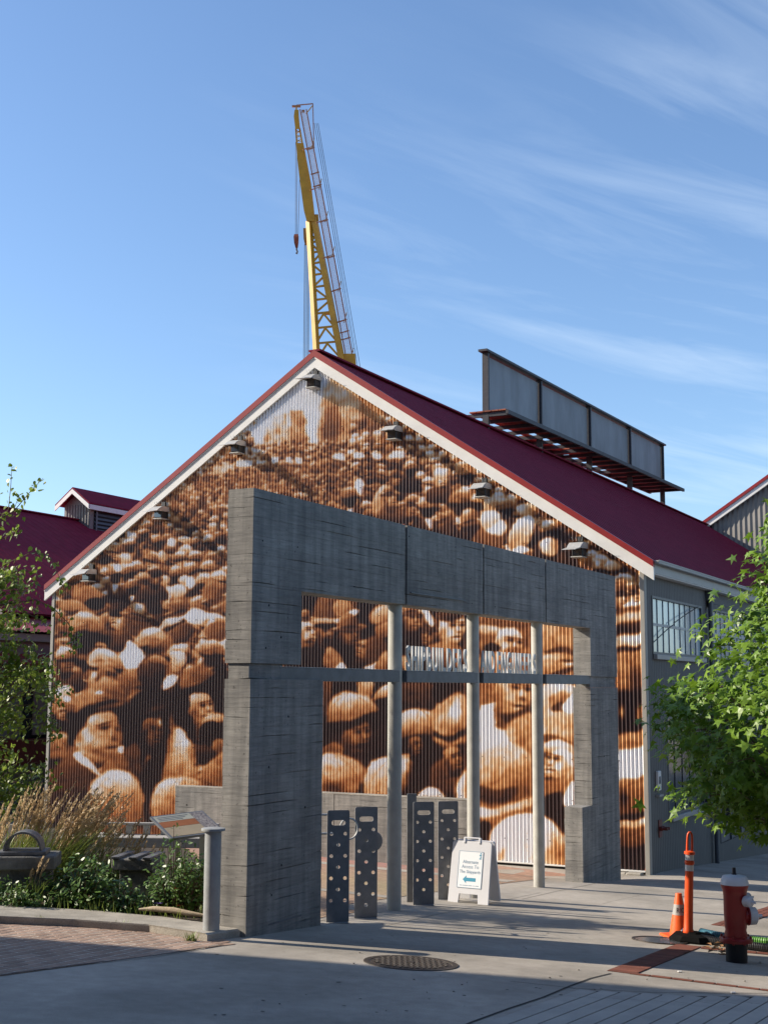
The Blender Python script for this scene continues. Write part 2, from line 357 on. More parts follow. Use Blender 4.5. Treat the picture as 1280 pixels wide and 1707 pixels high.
# brick paved apron in front of the kerb
apron = [(-8, 13.4)]+[(p[0], p[1]-.02) for p in KF[2:]]+[(-1.62, 13.80), (-3.18, 11.36), (-4.2, 9.75), (-8, 9.)]
ap = tag(sheet('brick_paving', apron, .004, mt['mortar'], .7), kind='structure')
def brick_mesh(name, lx, ly, h, mat, b=.006):
    return MB().box(-lx/2, lx/2, -ly/2, ly/2, -h, 0, b).mesh(name, mat)
bkm = brick_mesh('brick', .106, .225, .03, mt['brick'], .003)
random.seed(5)
ang = R(-22); ca, sa = math.cos(ang), math.sin(ang)
cells = []; cut_bricks = []
lay_area = [(-8, 13.7)]+[(p[0]+.05, p[1]+.24) for p in KF[2:]]+[(-1.62, 13.80), (-3.18, 11.36), (-4.2, 9.75), (-8, 9.)]
for i in range(-45, 45):
    for j in range(-30, 40):
        lx, ly = i*.124, j*.244+(.122 if i % 2 else 0)
        x, y = -3.2+lx*ca-ly*sa, 13.2+lx*sa+ly*ca
        cn4 = [(x+dx*ca-dy*sa, y+dx*sa+dy*ca) for dx, dy in ((-.053, -.1125), (.053, -.1125), (.053, .1125), (-.053, .1125))]
        ins = [inside(c, lay_area) for c in cn4]
        if not any(ins): continue
        if not all(ins):                                # cut along the straight edge of the concrete
            side_ = lambda p: (p[0]+1.60)*(11.36-13.80)-(p[1]-13.80)*(-3.18+1.62)
            out = []
            for a_, b_ in zip(cn4, cn4[1:]+cn4[:1]):
                fa, fb = side_(a_), side_(b_)
                if fa > 0: out.append(a_)
                if fa*fb < 0: t_ = fa/(fa-fb); out.append((a_[0]+(b_[0]-a_[0])*t_, a_[1]+(b_[1]-a_[1])*t_))
            if len(out) > 2 and x > -5 and y > 10.5: cut_bricks.append(out)
            continue
        cells.append((x, y))
cells.sort(key=lambda c: abs(c[0])/c[1] > .31)
tilt = Vector((-GA, -GB, 1)).normalized()
tq = Vector((0, 0, 1)).rotation_difference(tilt).to_matrix() @ Matrix.Rotation(ang, 3, 'Z')
for k, (x, y) in enumerate(cells[:260]):
    o = link('brick', bkm, ap, (x, y, ground(x, y)+.0065+random.uniform(-.0012, .0012)), tq.to_euler())
    o.rotation_euler.z += random.uniform(-.015, .015)
for P_ in cut_bricks:
    MB().prism(P_, lambda p: ground(p[0], p[1])-.02, lambda p: ground(p[0], p[1])+.0065).obj('brick', mt['brick'], ap)
rest = MB()
for x, y in cells[260:]:
    rest.add([Vector((x, y, ground(x, y)+.011))+tq @ Vector(v) for v in [(-.0575, -.1175, 0), (.0575, -.1175, 0), (.0575, .1175, 0), (-.0575, .1175, 0)]], [(0, 1, 2, 3)])
if rest.v: tag(rest.obj('outer_bricks', mt['brick'], ap), kind='stuff')
# red brick bands in the pavement at the right
def band(name, a, b, w, bl, bw, off=.004):
    a, b = Vector(a), Vector(b); d = b-a; L = d.length; d /= L; p = Vector((-d.y, d.x)); an = math.atan2(d.y, d.x)
    base = sheet(name, [tuple(a+p*w/2), tuple(a-p*w/2), tuple(b-p*w/2), tuple(b+p*w/2)], off, mt['mortar_dark'], .8); tag(base, kind='structure')
    ms = brick_mesh('brick', bl-.008, bw-.008, .03, mt['brick_red'], .004)
    q = Vector((0, 0, 1)).rotation_difference(tilt).to_matrix() @ Matrix.Rotation(an, 3, 'Z')
    nr = max(1, round(w/bw)); s = bl/2
    while s < L-bl/4:
        for r in range(nr):
            c = a+d*s+p*((r+.5)*bw-w/2)
            link('brick', ms, base, (c.x, c.y, ground(c.x, c.y)+off+.006+random.uniform(-.0015, .0015)), q.to_euler())
        s += bl
    return base
b0 = (G(1022, 1620).x, G(1022, 1620).y)
band('brick_band', G(1035, 1622).xy+Vector((.0, -.02)), G(1150, 1577).xy, .30, .105, .30)
band('brick_band', G(1050, 1624).xy, G(1300, 1655).xy, .075, .21, .075, .005)
band('brick_band', G(1165, 1581).xy+Vector((.02, 0)), G(1330, 1596).xy, .16, .21, .08, .005)
band('brick_band', G(1205, 1545).xy, G(1330, 1503).xy, .34, .21, .11)
# saw cut joints in the pavement: narrow dark strips
mt['cut'] = M('joint_filler', (.035, .034, .032), .9, 0, .3, 20)
def cut(name, pts, w, h=.004):
    L = [Vector(p) for p in pts]; l_, r_ = [], []
    for i, p in enumerate(L):
        d = (L[min(i+1, len(L)-1)]-L[max(i-1, 0)]).normalized(); q = Vector((-d.y, d.x)); l_.append(tuple(p+q*w/2)); r_.append(tuple(p-q*w/2))
    V = [(p[0], p[1], ground(*p)+h) for p in l_+r_]; n = len(L)
    o = MB().add(V, [(i, i+1, n+i+1, n+i) for i in range(n-1)]).obj(name, mt['cut']); tag(o, kind='structure'); return o
gx = lambda *p: [tuple(G(*q).xy) for q in p]
cut('pavement_joint', gx((1018, 1624), (985, 1632), (950, 1645), (905, 1664), (850, 1682), (790, 1704), (740, 1725)), .026)
cut('pavement_joint', gx((850, 1637), (960, 1649), (1090, 1656), (1280, 1657), (1340, 1657)), .012)
cut('pavement_joint', gx((400, 1556), (470, 1548), (560, 1531), (640, 1521)), .010)
cut('pavement_joint', gx((870, 1500), (930, 1486), (1000, 1472), (1040, 1463)), .010)
cut('pavement_joint', gx((640, 1545), (720, 1527), (820, 1506), (900, 1489)), .008)
cut('pavement_joint', gx((0, 1628), (120, 1612), (250, 1597), (372, 1577)), .02, .012)
# ribbed concrete strips at the bottom right
mt['slab'] = add_random_tint(M('ribbed_concrete', (.46, .43, .38), .88, 0, 0, 2.2, .4, 80, (.37, .345, .31), .2), .07)
border_lo = gx((862, 1690), (960, 1655), (1010, 1654), (1340, 1672)); rib_poly = gx((800, 1712), (872, 1686), (965, 1652), (1020, 1655), (1140, 1662), (1340, 1664))+[(4.6, 7.5), (-.6, 7.5)]
rb = tag(sheet('ribbed_paving', rib_poly, .004, mt['cut'], .8), kind='structure')
d0 = (G(963, 1655).xy-G(885, 1683).xy).normalized(); p0_ = Vector((d0.y, -d0.x)); o0 = G(965, 1652).xy
def strip_pieces():
    out = []
    for k in range(-3, 40):
        # clip the strip's centre line to the paved outline by marching
        c = o0+p0_*(.085+.168*k); s0 = None
        for q in range(-700, 200):
            p = c+d0*(q*.01)
            ok = inside(p, rib_poly) and inside(p+p0_*.072, rib_poly) and inside(p-p0_*.072, rib_poly)
            if ok and s0 is None: s0 = q
            if (not ok or q == 199) and s0 is not None:
                if q-s0 > 15: out.append((c, s0*.01, q*.01))
                s0 = None
    return out
for c, s0, s1 in strip_pieces():
    segs = []
    e1 = s1-.42
    for a, b in ((max(s0, e1-4.), e1-.008), (max(s0, e1), s1)):
        if b-a > .08:
            mb = MB(); w = .0765
            P = [c+d0*a-p0_*w, c+d0*b-p0_*w, c+d0*b+p0_*w, c+d0*a+p0_*w]
            mb.prism([tuple(p) for p in P], lambda p: ground(p[0], p[1])-.02, lambda p: ground(p[0], p[1])+.012)
            mb.obj('concrete_strip', mt['slab'], rb)
# brick plaza behind the portal
mt['plaza'], pn, pl_, pb = new_mat('plaza_brick')
_t = pn.new('ShaderNodeTexCoord'); _b = pn.new('ShaderNodeTexBrick'); _m = pn.new('ShaderNodeMapping'); _m.inputs['Rotation'].default_value = (0, 0, PHI)
pl_.new(_t.outputs['Object'], _m.inputs[0]); pl_.new(_m.outputs[0], _b.inputs['Vector'])
_b.inputs['Color1'].default_value = (.36, .235, .165, 1); _b.inputs['Color2'].default_value = (.28, .18, .125, 1); _b.inputs['Mortar'].default_value = (.17, .12, .085, 1)
_b.inputs['Scale'].default_value = 1.; _b.inputs['Brick Width'].default_value = .22; _b.inputs['Row Height'].default_value = .11; _b.inputs['Mortar Size'].default_value = .006
_n = pn.new('ShaderNodeTexNoise'); _n.inputs['Scale'].default_value = 1.2; _n.inputs['Detail'].default_value = 6; _x = pn.new('ShaderNodeMix'); _x.data_type = 'RGBA'; _x.blend_type = 'MULTIPLY'; _x.inputs['Factor'].default_value = .5
pl_.new(_b.outputs['Color'], _x.inputs['A']); pl_.new(_n.outputs['Color'], _x.inputs['B']); pl_.new(_x.outputs['Result'], pb.inputs['Base Color']); pb.inputs['Roughness'].default_value = .85
_x.blend_type = 'OVERLAY'
def pw(t, w): p = wrld((t, w, 0), PORTAL); return (p.x, p.y)
plaza = [pw(.2, .36), pw(3.3, .36), pw(3.3, .9), pw(6.4, .9), pw(10.2, .75), pw(12.4, .75), pw(13.6, .9), pw(14.2, 3), pw(14.2, 9), pw(10.9, 9), pw(5.5, 4.3)]
tag(sheet('brick_plaza', plaza, .006, mt['plaza'], .8), kind='structure')
for a, b, w in ((pw(5.2, .95), pw(5.2, 3.6), .3), (pw(9.6, .85), pw(9.6, 7.2), .45)):
    d_ = (Vector(b)-Vector(a)).normalized(); q_ = Vector((-d_.y, d_.x))*w/2
    tag(sheet('paving_band', [tuple(Vector(a)+q_), tuple(Vector(a)-q_), tuple(Vector(b)-q_), tuple(Vector(b)+q_)], .010, mt['pave'], .8), kind='structure')
# ---------------------------------------------------------------- the printed crowd on the gable sheet
# A sepia crowd photograph is printed on the corrugated sheet. It is painted here on a small canvas
# (tone 0 = black brown ... 1 = white) and carried by the sheet's own vertices as print colour.
CX0, CY0, CW, CH = 66, 582, 1034, 884
TONE = np.full((CH, CW), 0.30, np.float32)
YY, XX = np.mgrid[0:CH, 0:CW].astype(np.float32)
YY += CY0; XX += CX0
def curve_pts(pts, n=6):
    b = np.array(pts, float)[:, None]; a, c, d_ = np.roll(b, 1, 0), np.roll(b, -1, 0), np.roll(b, -2, 0)
    t = (np.arange(n)/n)[None, :, None]
    return (.5*((2*b)+(-a+c)*t+(2*a-5*b+4*c-d_)*t*t+(-a+3*b-3*c+d_)*t**3)).reshape(-1, 2)
def soften(m, r):
    r = int(round(r))
    if r < 1: return m
    k = 2*r+1
    for _ in range(2):
        c = np.cumsum(np.pad(m, ((r+1, r), (0, 0)), mode='edge'), axis=0); m = (c[k:]-c[:-k])/k
        c = np.cumsum(np.pad(m, ((0, 0), (r+1, r)), mode='edge'), axis=1); m = (c[:, k:]-c[:, :-k])/k
    return m
def shape(pts, t0, t1=None, g=90, soft=1, alpha=1., smooth=True, bow=1.):
    """filled outline; tone runs t0 -> t1 along direction g (degrees, 90 = downwards)"""
    P = curve_pts(pts) if smooth else np.array(pts, float)
    if soft < 5: soft = min(soft, 1.6)
    pad = soft*3+3
    x0 = int(max(0, P[:, 0].min()-pad-CX0)); x1 = int(min(CW, P[:, 0].max()+pad-CX0))
    y0 = int(max(0, P[:, 1].min()-pad-CY0)); y1 = int(min(CH, P[:, 1].max()+pad-CY0))
    if x1-x0 < 2 or y1-y0 < 2: return
    X = XX[y0:y1, x0:x1]; Y = YY[y0:y1, x0:x1]
    h_, w_ = X.shape
    Q = np.roll(P, -1, 0); rows = Y[:, :1].T
    ay, by, ax, bx = P[:, 1:2], Q[:, 1:2], P[:, 0:1], Q[:, 0:1]
    cr = (ay > rows) != (by > rows)
    with np.errstate(divide='ignore', invalid='ignore'):
        xs = (bx-ax)*(rows-ay)/(by-ay)+ax
    e_, r_ = np.nonzero(cr)
    col = np.clip(np.ceil(xs[e_, r_]-X[0, 0]), 0, w_).astype(int)
    cnt = np.zeros((h_, w_+1), np.int32); np.add.at(cnt, (r_, col), 1)
    ins = (np.cumsum(cnt, 1)[:, :w_] & 1) == 1
    m = soften(ins.astype(np.float32), soft)*alpha
    if t1 is None: tone = t0
    else:
        gx, gy = math.cos(math.radians(g)), math.sin(math.radians(g))
        q = P @ np.array([gx, gy]); s = np.clip(((X*gx+Y*gy)-q.min())/(q.max()-q.min()+1e-6), 0, 1)**bow
        tone = t0+(t1-t0)*s
    TONE[y0:y1, x0:x1] = TONE[y0:y1, x0:x1]*(1-m)+tone*m
def oval(cx, cy, rx, ry, ang=0, t0=.5, t1=None, g=60, soft=1, alpha=1., bow=1.):
    a = math.radians(ang); ca, sa = math.cos(a), math.sin(a)
    shape([(cx+rx*math.cos(k)*ca-ry*math.sin(k)*sa, cy+rx*math.cos(k)*sa+ry*math.sin(k)*ca) for k in np.linspace(0, 2*math.pi, 23)[:-1]], t0, t1, g, soft, alpha, False, bow)
def blob(cx, cy, rx, ry, ang=0, t=.1, alpha=.7):
    x0 = int(max(0, cx-3*max(rx, ry)-CX0)); x1 = int(min(CW, cx+3*max(rx, ry)-CX0))
    y0 = int(max(0, cy-3*max(rx, ry)-CY0)); y1 = int(min(CH, cy+3*max(rx, ry)-CY0))
    if x1-x0 < 2 or y1-y0 < 2: return
    X = XX[y0:y1, x0:x1]-cx; Y = YY[y0:y1, x0:x1]-cy
    a = math.radians(ang); ca, sa = math.cos(a), math.sin(a)
    m = np.exp(-.5*(((X*ca+Y*sa)/rx)**2+((-X*sa+Y*ca)/ry)**2)*1.6)*alpha
    TONE[y0:y1, x0:x1] = TONE[y0:y1, x0:x1]*(1-m)+t*m
def stroke(pts, w, t, alpha=.5):
    p = np.array(pts, float); n = 16
    for i in range(n+1):
        f = i/n; q = p[0]*(1-f)**2+p[1]*2*f*(1-f)+p[2]*f*f; blob(q[0], q[1], w, w, 0, t, alpha*.6)
def loc(cx, cy, r, ang, pts):
    a = math.radians(ang); ca, sa = math.cos(a), math.sin(a)
    return [(cx+r*(x*ca-y*sa), cy+r*(x*sa+y*ca)) for x, y in pts]
def face(cx, cy, r, ang=0, look=1, t=.66):
    L = lambda x, y: loc(cx, cy, r, ang, [(x*look, y)])[0]
    S = lambda pts, *a, **k: shape(loc(cx, cy, r, ang, [(x*look, y) for x, y in pts]), *a, **k)
    S([(-.55, .5), (-.5, 1.5), (.35, 1.5), (.4, .7)], t-.22, t-.42, 90, max(1, r*.06))                                  # neck
    S([(-.74, -.2), (-.66, -.8), (-.1, -1.02), (.5, -.9), (.78, -.4), (.82, .1), (.66, .62), (.34, 1.04), (-.02, 1.06), (-.46, .72), (-.68, .3)], t+.14, t-.2, 55 if look > 0 else 125, max(1, r*.05))
    oval(*L(-.70, .08), r*.15, r*.26, ang, t, t-.3, 60, max(1, r*.04))                                                    # ear
    for x, y, a, b, tt, al in ((-.5, .35, .2, .5, t-.3, .7), (.12, -.24, .24, .10, .07, .9), (.60, -.24, .17, .09, .07, .9), (.10, -.42, .26, .05, .12, .8), (.6, -.42, .2, .05, .12, .8), (.13, -.22, .05, .04, .0, .8), (.61, -.22, .04, .04, .0, .8),
                               (.36, .0, .07, .26, t+.22, .8), (.46, .2, .13, .07, .14, .75), (.24, .1, .06, .2, t-.26, .5), (.34, .50, .28, .06, .05, .85), (.34, .62, .2, .05, t+.14, .6), (.34, .40, .2, .04, t+.1, .4), (-.12, .25, .2, .24, t+.16, .55), (.34, .8, .2, .06, t-.2, .5), (.32, 1.02, .4, .1, .08, .7), (.1, -.72, .4, .14, t+.18, .5)):
        px, py = L(x, y); blob(px, py, a*r, b*r, ang, max(0, min(1, tt)), al)
def cap(cx, cy, r, ang=0, look=1, t=.82, tb=.36, brim=True):
    """flat cap: domed crown and a short dark peak on the looking side"""
    k = look
    if brim:
        shape(loc(cx, cy, r, ang, [(-.9*k, .2), (.2*k, .3), (1.18*k, .42), (1.2*k, .56), (.5*k, .68), (-.4*k, .66), (-.95*k, .5)]), .07, None, 0, max(1, r*.06))
    shape(loc(cx, cy, r, ang, [(-1.*k, .25), (-.92*k, -.25), (-.5*k, -.66), (.05*k, -.74), (.6*k, -.5), (1.*k, -.05), (1.12*k, .34), (.5*k, .36), (-.3*k, .48), (-.8*k, .46)]), t, tb, 75, max(1, r*.05), bow=1.15)
    x, y = loc(cx, cy, r, ang, [(-.1*k, -.56)])[0]; blob(x, y, r*.55, r*.13, ang, min(1, t+.22), .75)
    x, y = loc(cx, cy, r, ang, [(.35*k, -.1)])[0]; blob(x, y, r*.35, r*.07, ang+25*k, tb, .5)
    x, y = loc(cx, cy, r, ang, [(-.3*k, .1)])[0]; blob(x, y, r*.4, r*.06, ang-15*k, tb*.8, .5)
def hat(cx, cy, r, ang=0, t=.6, tb=.3):
    """brimmed felt hat"""
    shape(loc(cx, cy, r, ang, [(-1.25, .3), (-.6, .1), (.6, .1), (1.25, .3), (.7, .58), (-.7, .58)]), t+.1, tb*.5, 90, max(1, r*.05))
    shape(loc(cx, cy, r, ang, [(-.7, .3), (-.66, -.4), (-.2, -.72), (.25, -.68), (.66, -.38), (.7, .3), (0, .42)]), t+.06, tb, 55, max(1, r*.05))
    x, y = loc(cx, cy, r, ang, [(0, .2)])[0]; blob(x, y, r*.55, r*.09, ang, .08, .75)
    for q in (-.85, .85): x, y = loc(cx, cy, r, ang, [(q, .2)])[0]; blob(x, y, r*.3, r*.06, ang+12*q, min(1, t+.3), .8)
    x, y = loc(cx, cy, r, ang, [(-.1, -.52)])[0]; blob(x, y, r*.4, r*.12, ang, min(1, t+.25), .6)
def person(cx, cy, r, kind, ang, look, t):
    rr = random.random
    shape(loc(cx, cy, r, ang*.3, [(-1.6, 3.), (-1.4, 1.6), (-.5, 1.0), (.5, 1.0), (1.4, 1.6), (1.6, 3.)]), .2+.36*rr(), .12, 80, max(1, r*.08))
    if rr() < .35: shape(loc(cx, cy, r, ang*.3, [(-.35, 1.), (.4, 1.), (.2, 1.9), (0, 2.1)]), 1., .8, 90, 1)
    if kind == 3: oval(cx, cy, r*.8, r*.95, ang, .32, .07, 60, max(1, r*.08))
    else: face(cx, cy+.15*r, r, ang, look, t)
    if kind in (0, 3): cap(cx, cy-.6*r, r*1.02, ang, look, .66+.4*rr(), .2+.2*rr())
    elif kind == 1: hat(cx, cy-.65*r, r*.95, ang, .36+.3*rr(), .16)
    elif kind == 2: oval(cx-.1*r, cy-.55*r, r*.84, r*.6, ang, .34, .05, 70, max(1, r*.08))
    elif kind == 4: oval(cx, cy-.5*r, r*.86, r*.68, ang, 1., .62, 80, max(1, r*.05))
def paint_mural():
    random.seed(11)
    TONE[:] = .1
    # pale sky and yard buildings in the top of the print
    shape([(60, 575), (1110, 575), (1110, 700), (640, 700), (560, 760), (430, 775), (300, 850), (150, 940), (60, 940)], .98, .96, 90, 4, smooth=False)
    shape([(585, 660), (660, 640), (1110, 640), (1110, 1000), (600, 1000)], .3, .16, 90, 8, smooth=False)
    shape([(330, 800), (372, 765), (420, 738), (455, 700), (505, 690), (508, 800), (340, 850)], .86, .70, 90, 5); shape([(540, 640), (600, 640), (640, 700), (640, 780), (540, 780)], .72, .55, 90, 5)
    for x0, y0, x1, y1, a, b in ((396, 757, 470, 800, .80, .66), (456, 690, 510, 790, .80, .62), (486, 684, 507, 790, .66, .5), (372, 772, 440, 830, .82, .66), (541, 678, 568, 790, .5, .4), (566, 668, 602, 790, .7, .55), (600, 655, 640, 790, .56, .42), (512, 735, 545, 790, .8, .55), (430, 745, 460, 800, .86, .7)):
        shape([(x0, y0), (x1, y0), (x1, y1), (x0, y1)], a, b, 90, 1, smooth=False)
    for k in range(60):
        x = random.uniform(400, 640); y = random.uniform(690, 770); blob(x, y, random.uniform(1, 5), random.uniform(2, 7), 0, random.choice((.25, .35, .5, .8)), .5)
    # far crowd: from the back rows forward, growing
    rows = []
    y = 790.
    while y < 1420:
        r = 3.4+.074*max(0, y-815); x = 60+random.random()*r*2
        while x < 1105:
            lr = r*random.uniform(.85, 1.15)*(1.12 if x > 600 else 1.)
            if not (x > 590 and y < 990): rows.append((y+random.uniform(-.4, .4)*r, x, lr))
            x += lr*random.uniform(1.75, 2.5)
        y += max(5., r*1.42)
    y = 700.
    while y < 1000:
        r = 6.5+.033*(y-700); x = 585+random.random()*10
        while x < 1100:
            if y > 690+(x-640)*.30: rows.append((y+random.uniform(-.3, .3)*r, x, r*random.uniform(.85, 1.2)))
            x += r*random.uniform(1.8, 2.5)
        y += r*1.35
    for y in (736, 744, 752, 761, 770, 780, 790):                  # the crowd fades out against the pale yard behind
        x = 372+(790-y)*1.2
        while x < 592:
            rows.append((y+random.uniform(-3, 3), x, 3.2+(y-736)*.03)); x += random.uniform(7, 13)
    for k in range(150):
        x = random.uniform(262, 420); rows.append((868-(x-150)*.44-random.uniform(0, 34), x, random.uniform(3, 4.2)))
    rows.sort()
    for y, x, r in rows:
        if x < 400 and y < 828-(x-150)*.42: continue
        if r < 8:
            t = random.choice((.46, .55, .62, .7, .78, .92, 1.))
            oval(x, y, r*random.uniform(.8, 1.15), r*random.uniform(.8, 1.1), random.uniform(-20, 20), t, t*.4, 70, 1)
            blob(x+r*.2, y+r*1.1, r*1., r*.5, 0, .16, .75)
        else:
            person(x, y, r*random.uniform(.85, 1.1), random.choice((0, 0, 0, 1, 1, 2, 2, 3, 4)), random.uniform(-20, 20), random.choice((-1, 1, 1)), random.uniform(.56, .8))
    # the faces, caps and shirts that stand out, back to front
    A = lambda X, Y: (80+X/4, 840+Y/4)
    B = lambda X, Y: (80+X/4, 1080+Y/4)
    D = lambda X, Y: (640+X/2.909, 680+Y/2.909)
    Eg = lambda X, Y: (495+X/4.197, 980+Y/4.197)
    Fg = lambda X, Y: (770+X/3.88, 1010+Y/3.88)
    def sh(M, pts, *a, **k): shape([M(*p) for p in pts], *a, **k)
    def ov(M, sc, cx, cy, rx, ry, *a, **k): oval(*M(cx, cy), rx/sc, ry/sc, *a, **k)
    def bl(M, sc, cx, cy, rx, ry, ang=0, t=.1, al=.7): blob(*M(cx, cy), rx/sc, ry/sc, ang, t, al)
    def fc(M, sc, cx, cy, r, *a): face(*M(cx, cy), r/sc, *a)
    def sk(M, *pts, w=1.3, t=.3, al=.5): stroke([M(*q) for q in pts], w, t, al)
    def cp(M, sc, cx, cy, r, *a): cap(*M(cx, cy), r/sc, *a)
    def ht(M, sc, cx, cy, r, *a): hat(*M(cx, cy), r/sc, *a)
    # placards and wires high in the print
    for x, y, w in ((567, 761, 9), (598, 760, 9), (628, 759, 9), (663, 757, 11), (458, 767, 6), (481, 768, 6), (500, 767, 6), (408, 771, 13)):
        shape([(x-w, y-5), (x+w, y-5), (x+w, y+5), (x-w, y+5)], .97, None, 0, 1, smooth=False)
        blob(x, y, w*.3, 2, 0, .6, .5)
    shape([(466, 757), (700, 733), (700, 734.5), (466, 758.5)], .3, None, 0, 0, smooth=False)
    ov(D, 2.909, -120, 385, 26, 44, 0, 1., .85); person(*D(-170, 440), 15, 3, 0, 1, .3)
    ov(D, 2.909, -15, 440, 34, 80, 25, .86, .55)
    # upper right crowd
    for X, Y, r, k, a, l, t in ((60, 330, 36, 1, 0, 1, .6), (130, 300, 34, 3, 0, 1, .5), (30, 430, 44, 1, -8, 1, .62), (130, 480, 42, 1, 5, 1, .55), (210, 490, 48, 3, 0, 1, .6), (275, 335, 40, 4, 5, 1, .8), (390, 330, 52, 3, 0, 1, .4), (295, 560, 44, 1, 0, 1, .6), (365, 470, 55, 3, 0, -1, .3), (460, 470, 40, 3, 8, 1, .3), (580, 500, 50, 3, 0, 1, .3), (515, 480, 34, 0, 0, 1, .8), (700, 530, 44, 0, -5, -1, .8), (800, 600, 44, 3, 0, 1, .35), (910, 640, 44, 1, 6, 1, .5)):
        person(*D(X, Y), r/2.909, k, a, l, t)
    ht(D, 2.909, 415, 535, 60, -4, .66, .34); sh(D, [(440, 620), (520, 540), (600, 560), (590, 620), (540, 700), (450, 660)], .5, .35)
    ov(D, 2.909, 540, 575, 56, 36, 8, 1., .86); ov(D, 2.909, 515, 470, 30, 40, 0, .86, .5); sh(D, [(480, 510), (540, 500), (560, 540), (500, 590), (470, 560)], .95, .7)
    sh(D, [(600, 620), (660, 530), (720, 530), (725, 600), (700, 660), (620, 690)], .95, .6); ov(D, 2.909, 690, 485, 56, 28, -10, .9, .6); ov(D, 2.909, 665, 690, 42, 20, 0, 1., .9)
    ov(D, 2.909, 800, 668, 48, 44, 0, 1., .7); ov(D, 2.909, 1035, 750, 9, 12, 0, 1.); ov(D, 2.909, 1115, 760, 44, 22, 8, .92, .5); ov(D, 2.909, 975, 745, 40, 30, 0, .66, .3); bl(D, 2.909, 860, 610, 40, 60, 0, .05, .8)
    # left half, upper
    for X, Y, r, k, a, l, t in ((440, 470, 60, 3, 0, 1, .4), (540, 470, 56, 3, 0, 1, .3), (650, 540, 62, 1, 0, 1, .5), (720, 480, 50, 2, 10, -1, .5), (560, 560, 44, 3, 0, 1, .4)):
        person(*A(X, Y), r/4, k, a, l, t)
    person(*A(868, 610), 17, 4, -6, 1, .6); ht(A, 4, 880, 690, 96, -10, .5, .25); ov(A, 4, 955, 515, 34, 46, 0, 1., .85)
    ov(A, 4, 460, 420, 36, 26, 0, 1., .9); ov(A, 4, 830, 255, 30, 28, 0, 1., .9); ov(A, 4, 770, 345, 34, 40, 0, .95, .6); ov(A, 4, 650, 470, 45, 20, 0, .85, .6); ov(A, 4, 1160, 300, 34, 18, 0, .95, .8)
    ht(A, 4, 1110, 610, 88, -18, .6, .3); ov(A, 4, 1105, 570, 62, 70, -15, .62, .34); sh(A, [(1010, 660), (1100, 690), (1190, 640), (1190, 680), (1090, 720), (1020, 690)], .7, .3)
    sh(A, [(740, 820), (790, 760), (880, 740), (930, 745), (860, 790), (760, 830)], .95, .7); fc(A, 4, 960, 870, 88, 20, 1, .5); ov(A, 4, 900, 860, 90, 66, -30, .5, .16); ov(A, 4, 990, 750, 76, 56, 0, 1., .85); sh(A, [(1010, 880), (1060, 820), (1080, 750), (1110, 760), (1100, 830), (1030, 890)], .98, .7)
    sh(A, [(1040, 960), (1180, 910), (1185, 930), (1080, 965)], .9); ov(A, 4, 1130, 860, 80, 70, 0, .56, .3)
    sh(A, [(160, 620), (180, 560), (250, 540), (320, 570), (370, 600), (330, 640), (240, 670)], .68, .42, 90, 2); sh(A, [(230, 680), (300, 630), (380, 640), (360, 700), (280, 700)], .06); sh(A, [(60, 700), (150, 630), (270, 700), (200, 715)], .72, .5); ov(A, 4, 380, 590, 20, 22, 0, .95, .8)
    person(*A(470, 760), 17, 2, 8, -1, .78); ov(A, 4, 600, 780, 90, 100, 0, .5, .2); ht(A, 4, 600, 720, 90, 6, .5, .25); ov(A, 4, 618, 700, 34, 36, 0, .9, .6)
    cp(A, 4, 260, 810, 120, 4, 1, .7, .4); sh(A, [(150, 860), (300, 850), (390, 870), (390, 960), (160, 1000)], .08, None, 0, 3); fc(A, 4, 95, 940, 66, 0, 1, .6); ht(A, 4, 95, 840, 70, -8, .5, .3)
    fc(A, 4, 350, 960, 50, 0, -1, .5)
    cp(A, 4, 690, 900, 112, -4, -1, .84, .44); ov(A, 4, 800, 930, 52, 66, 10, .62, .34); fc(A, 4, 700, 1010, 70, 0, -1, .45); bl(A, 4, 690, 980, 90, 30, 0, .08, .8)
    sh(A, [(500, 980), (545, 900), (600, 970), (640, 1060), (490, 1060)], 1., .8, 70); bl(A, 4, 560, 985, 50, 6, 5, .5, .7); bl(A, 4, 610, 1030, 10, 60, -20, .6, .7)
    # left half, lower
    for X, Y, r, k, a, l, t in ((120, 80, 70, 0, 0, 1, .5), (1100, 60, 80, 3, 0, 1, .4), (880, 70, 80, 3, 0, -1, .5)):
        person(*B(X, Y), r/4, k, a, l, t)
    sh(B, [(480, 20), (600, 0), (625, 90), (580, 190), (560, 280), (520, 290), (520, 220), (490, 170)], 1., .9)
    cp(B, 4, 380, 80, 118, 6, 1, .92, .5); fc(B, 4, 390, 200, 84, 0, 1, .45)
    sh(B, [(500, 150), (590, 140), (620, 200), (540, 300), (470, 260)], .62, .3)
    sh(B, [(820, 20), (900, 20), (930, 80), (880, 150), (830, 140)], .92, .6)
    sh(B, [(770, 250), (800, 180), (870, 185), (850, 235), (790, 270)], 1.); ov(B, 4, 690, 160, 100, 112, -10, .36, .1); sh(B, [(610, 110), (680, 60), (780, 60), (780, 100), (680, 110)], .68, .4)
    ov(B, 4, 110, 300, 74, 60, 0, .92, .5); ov(B, 4, 132, 330, 32, 20, 0, 1.); ov(B, 4, 70, 500, 48, 40, 0, .05); fc(B, 4, 90, 440, 46, 0, 1, .6); ov(B, 4, 70, 520, 50, 36, 0, .05)
    # hatted man right
    sh(B, [(820, 340), (880, 220), (980, 130), (1080, 150), (1190, 120), (1190, 560), (1000, 640), (900, 560), (830, 480)], .1, .06, 90, 3)
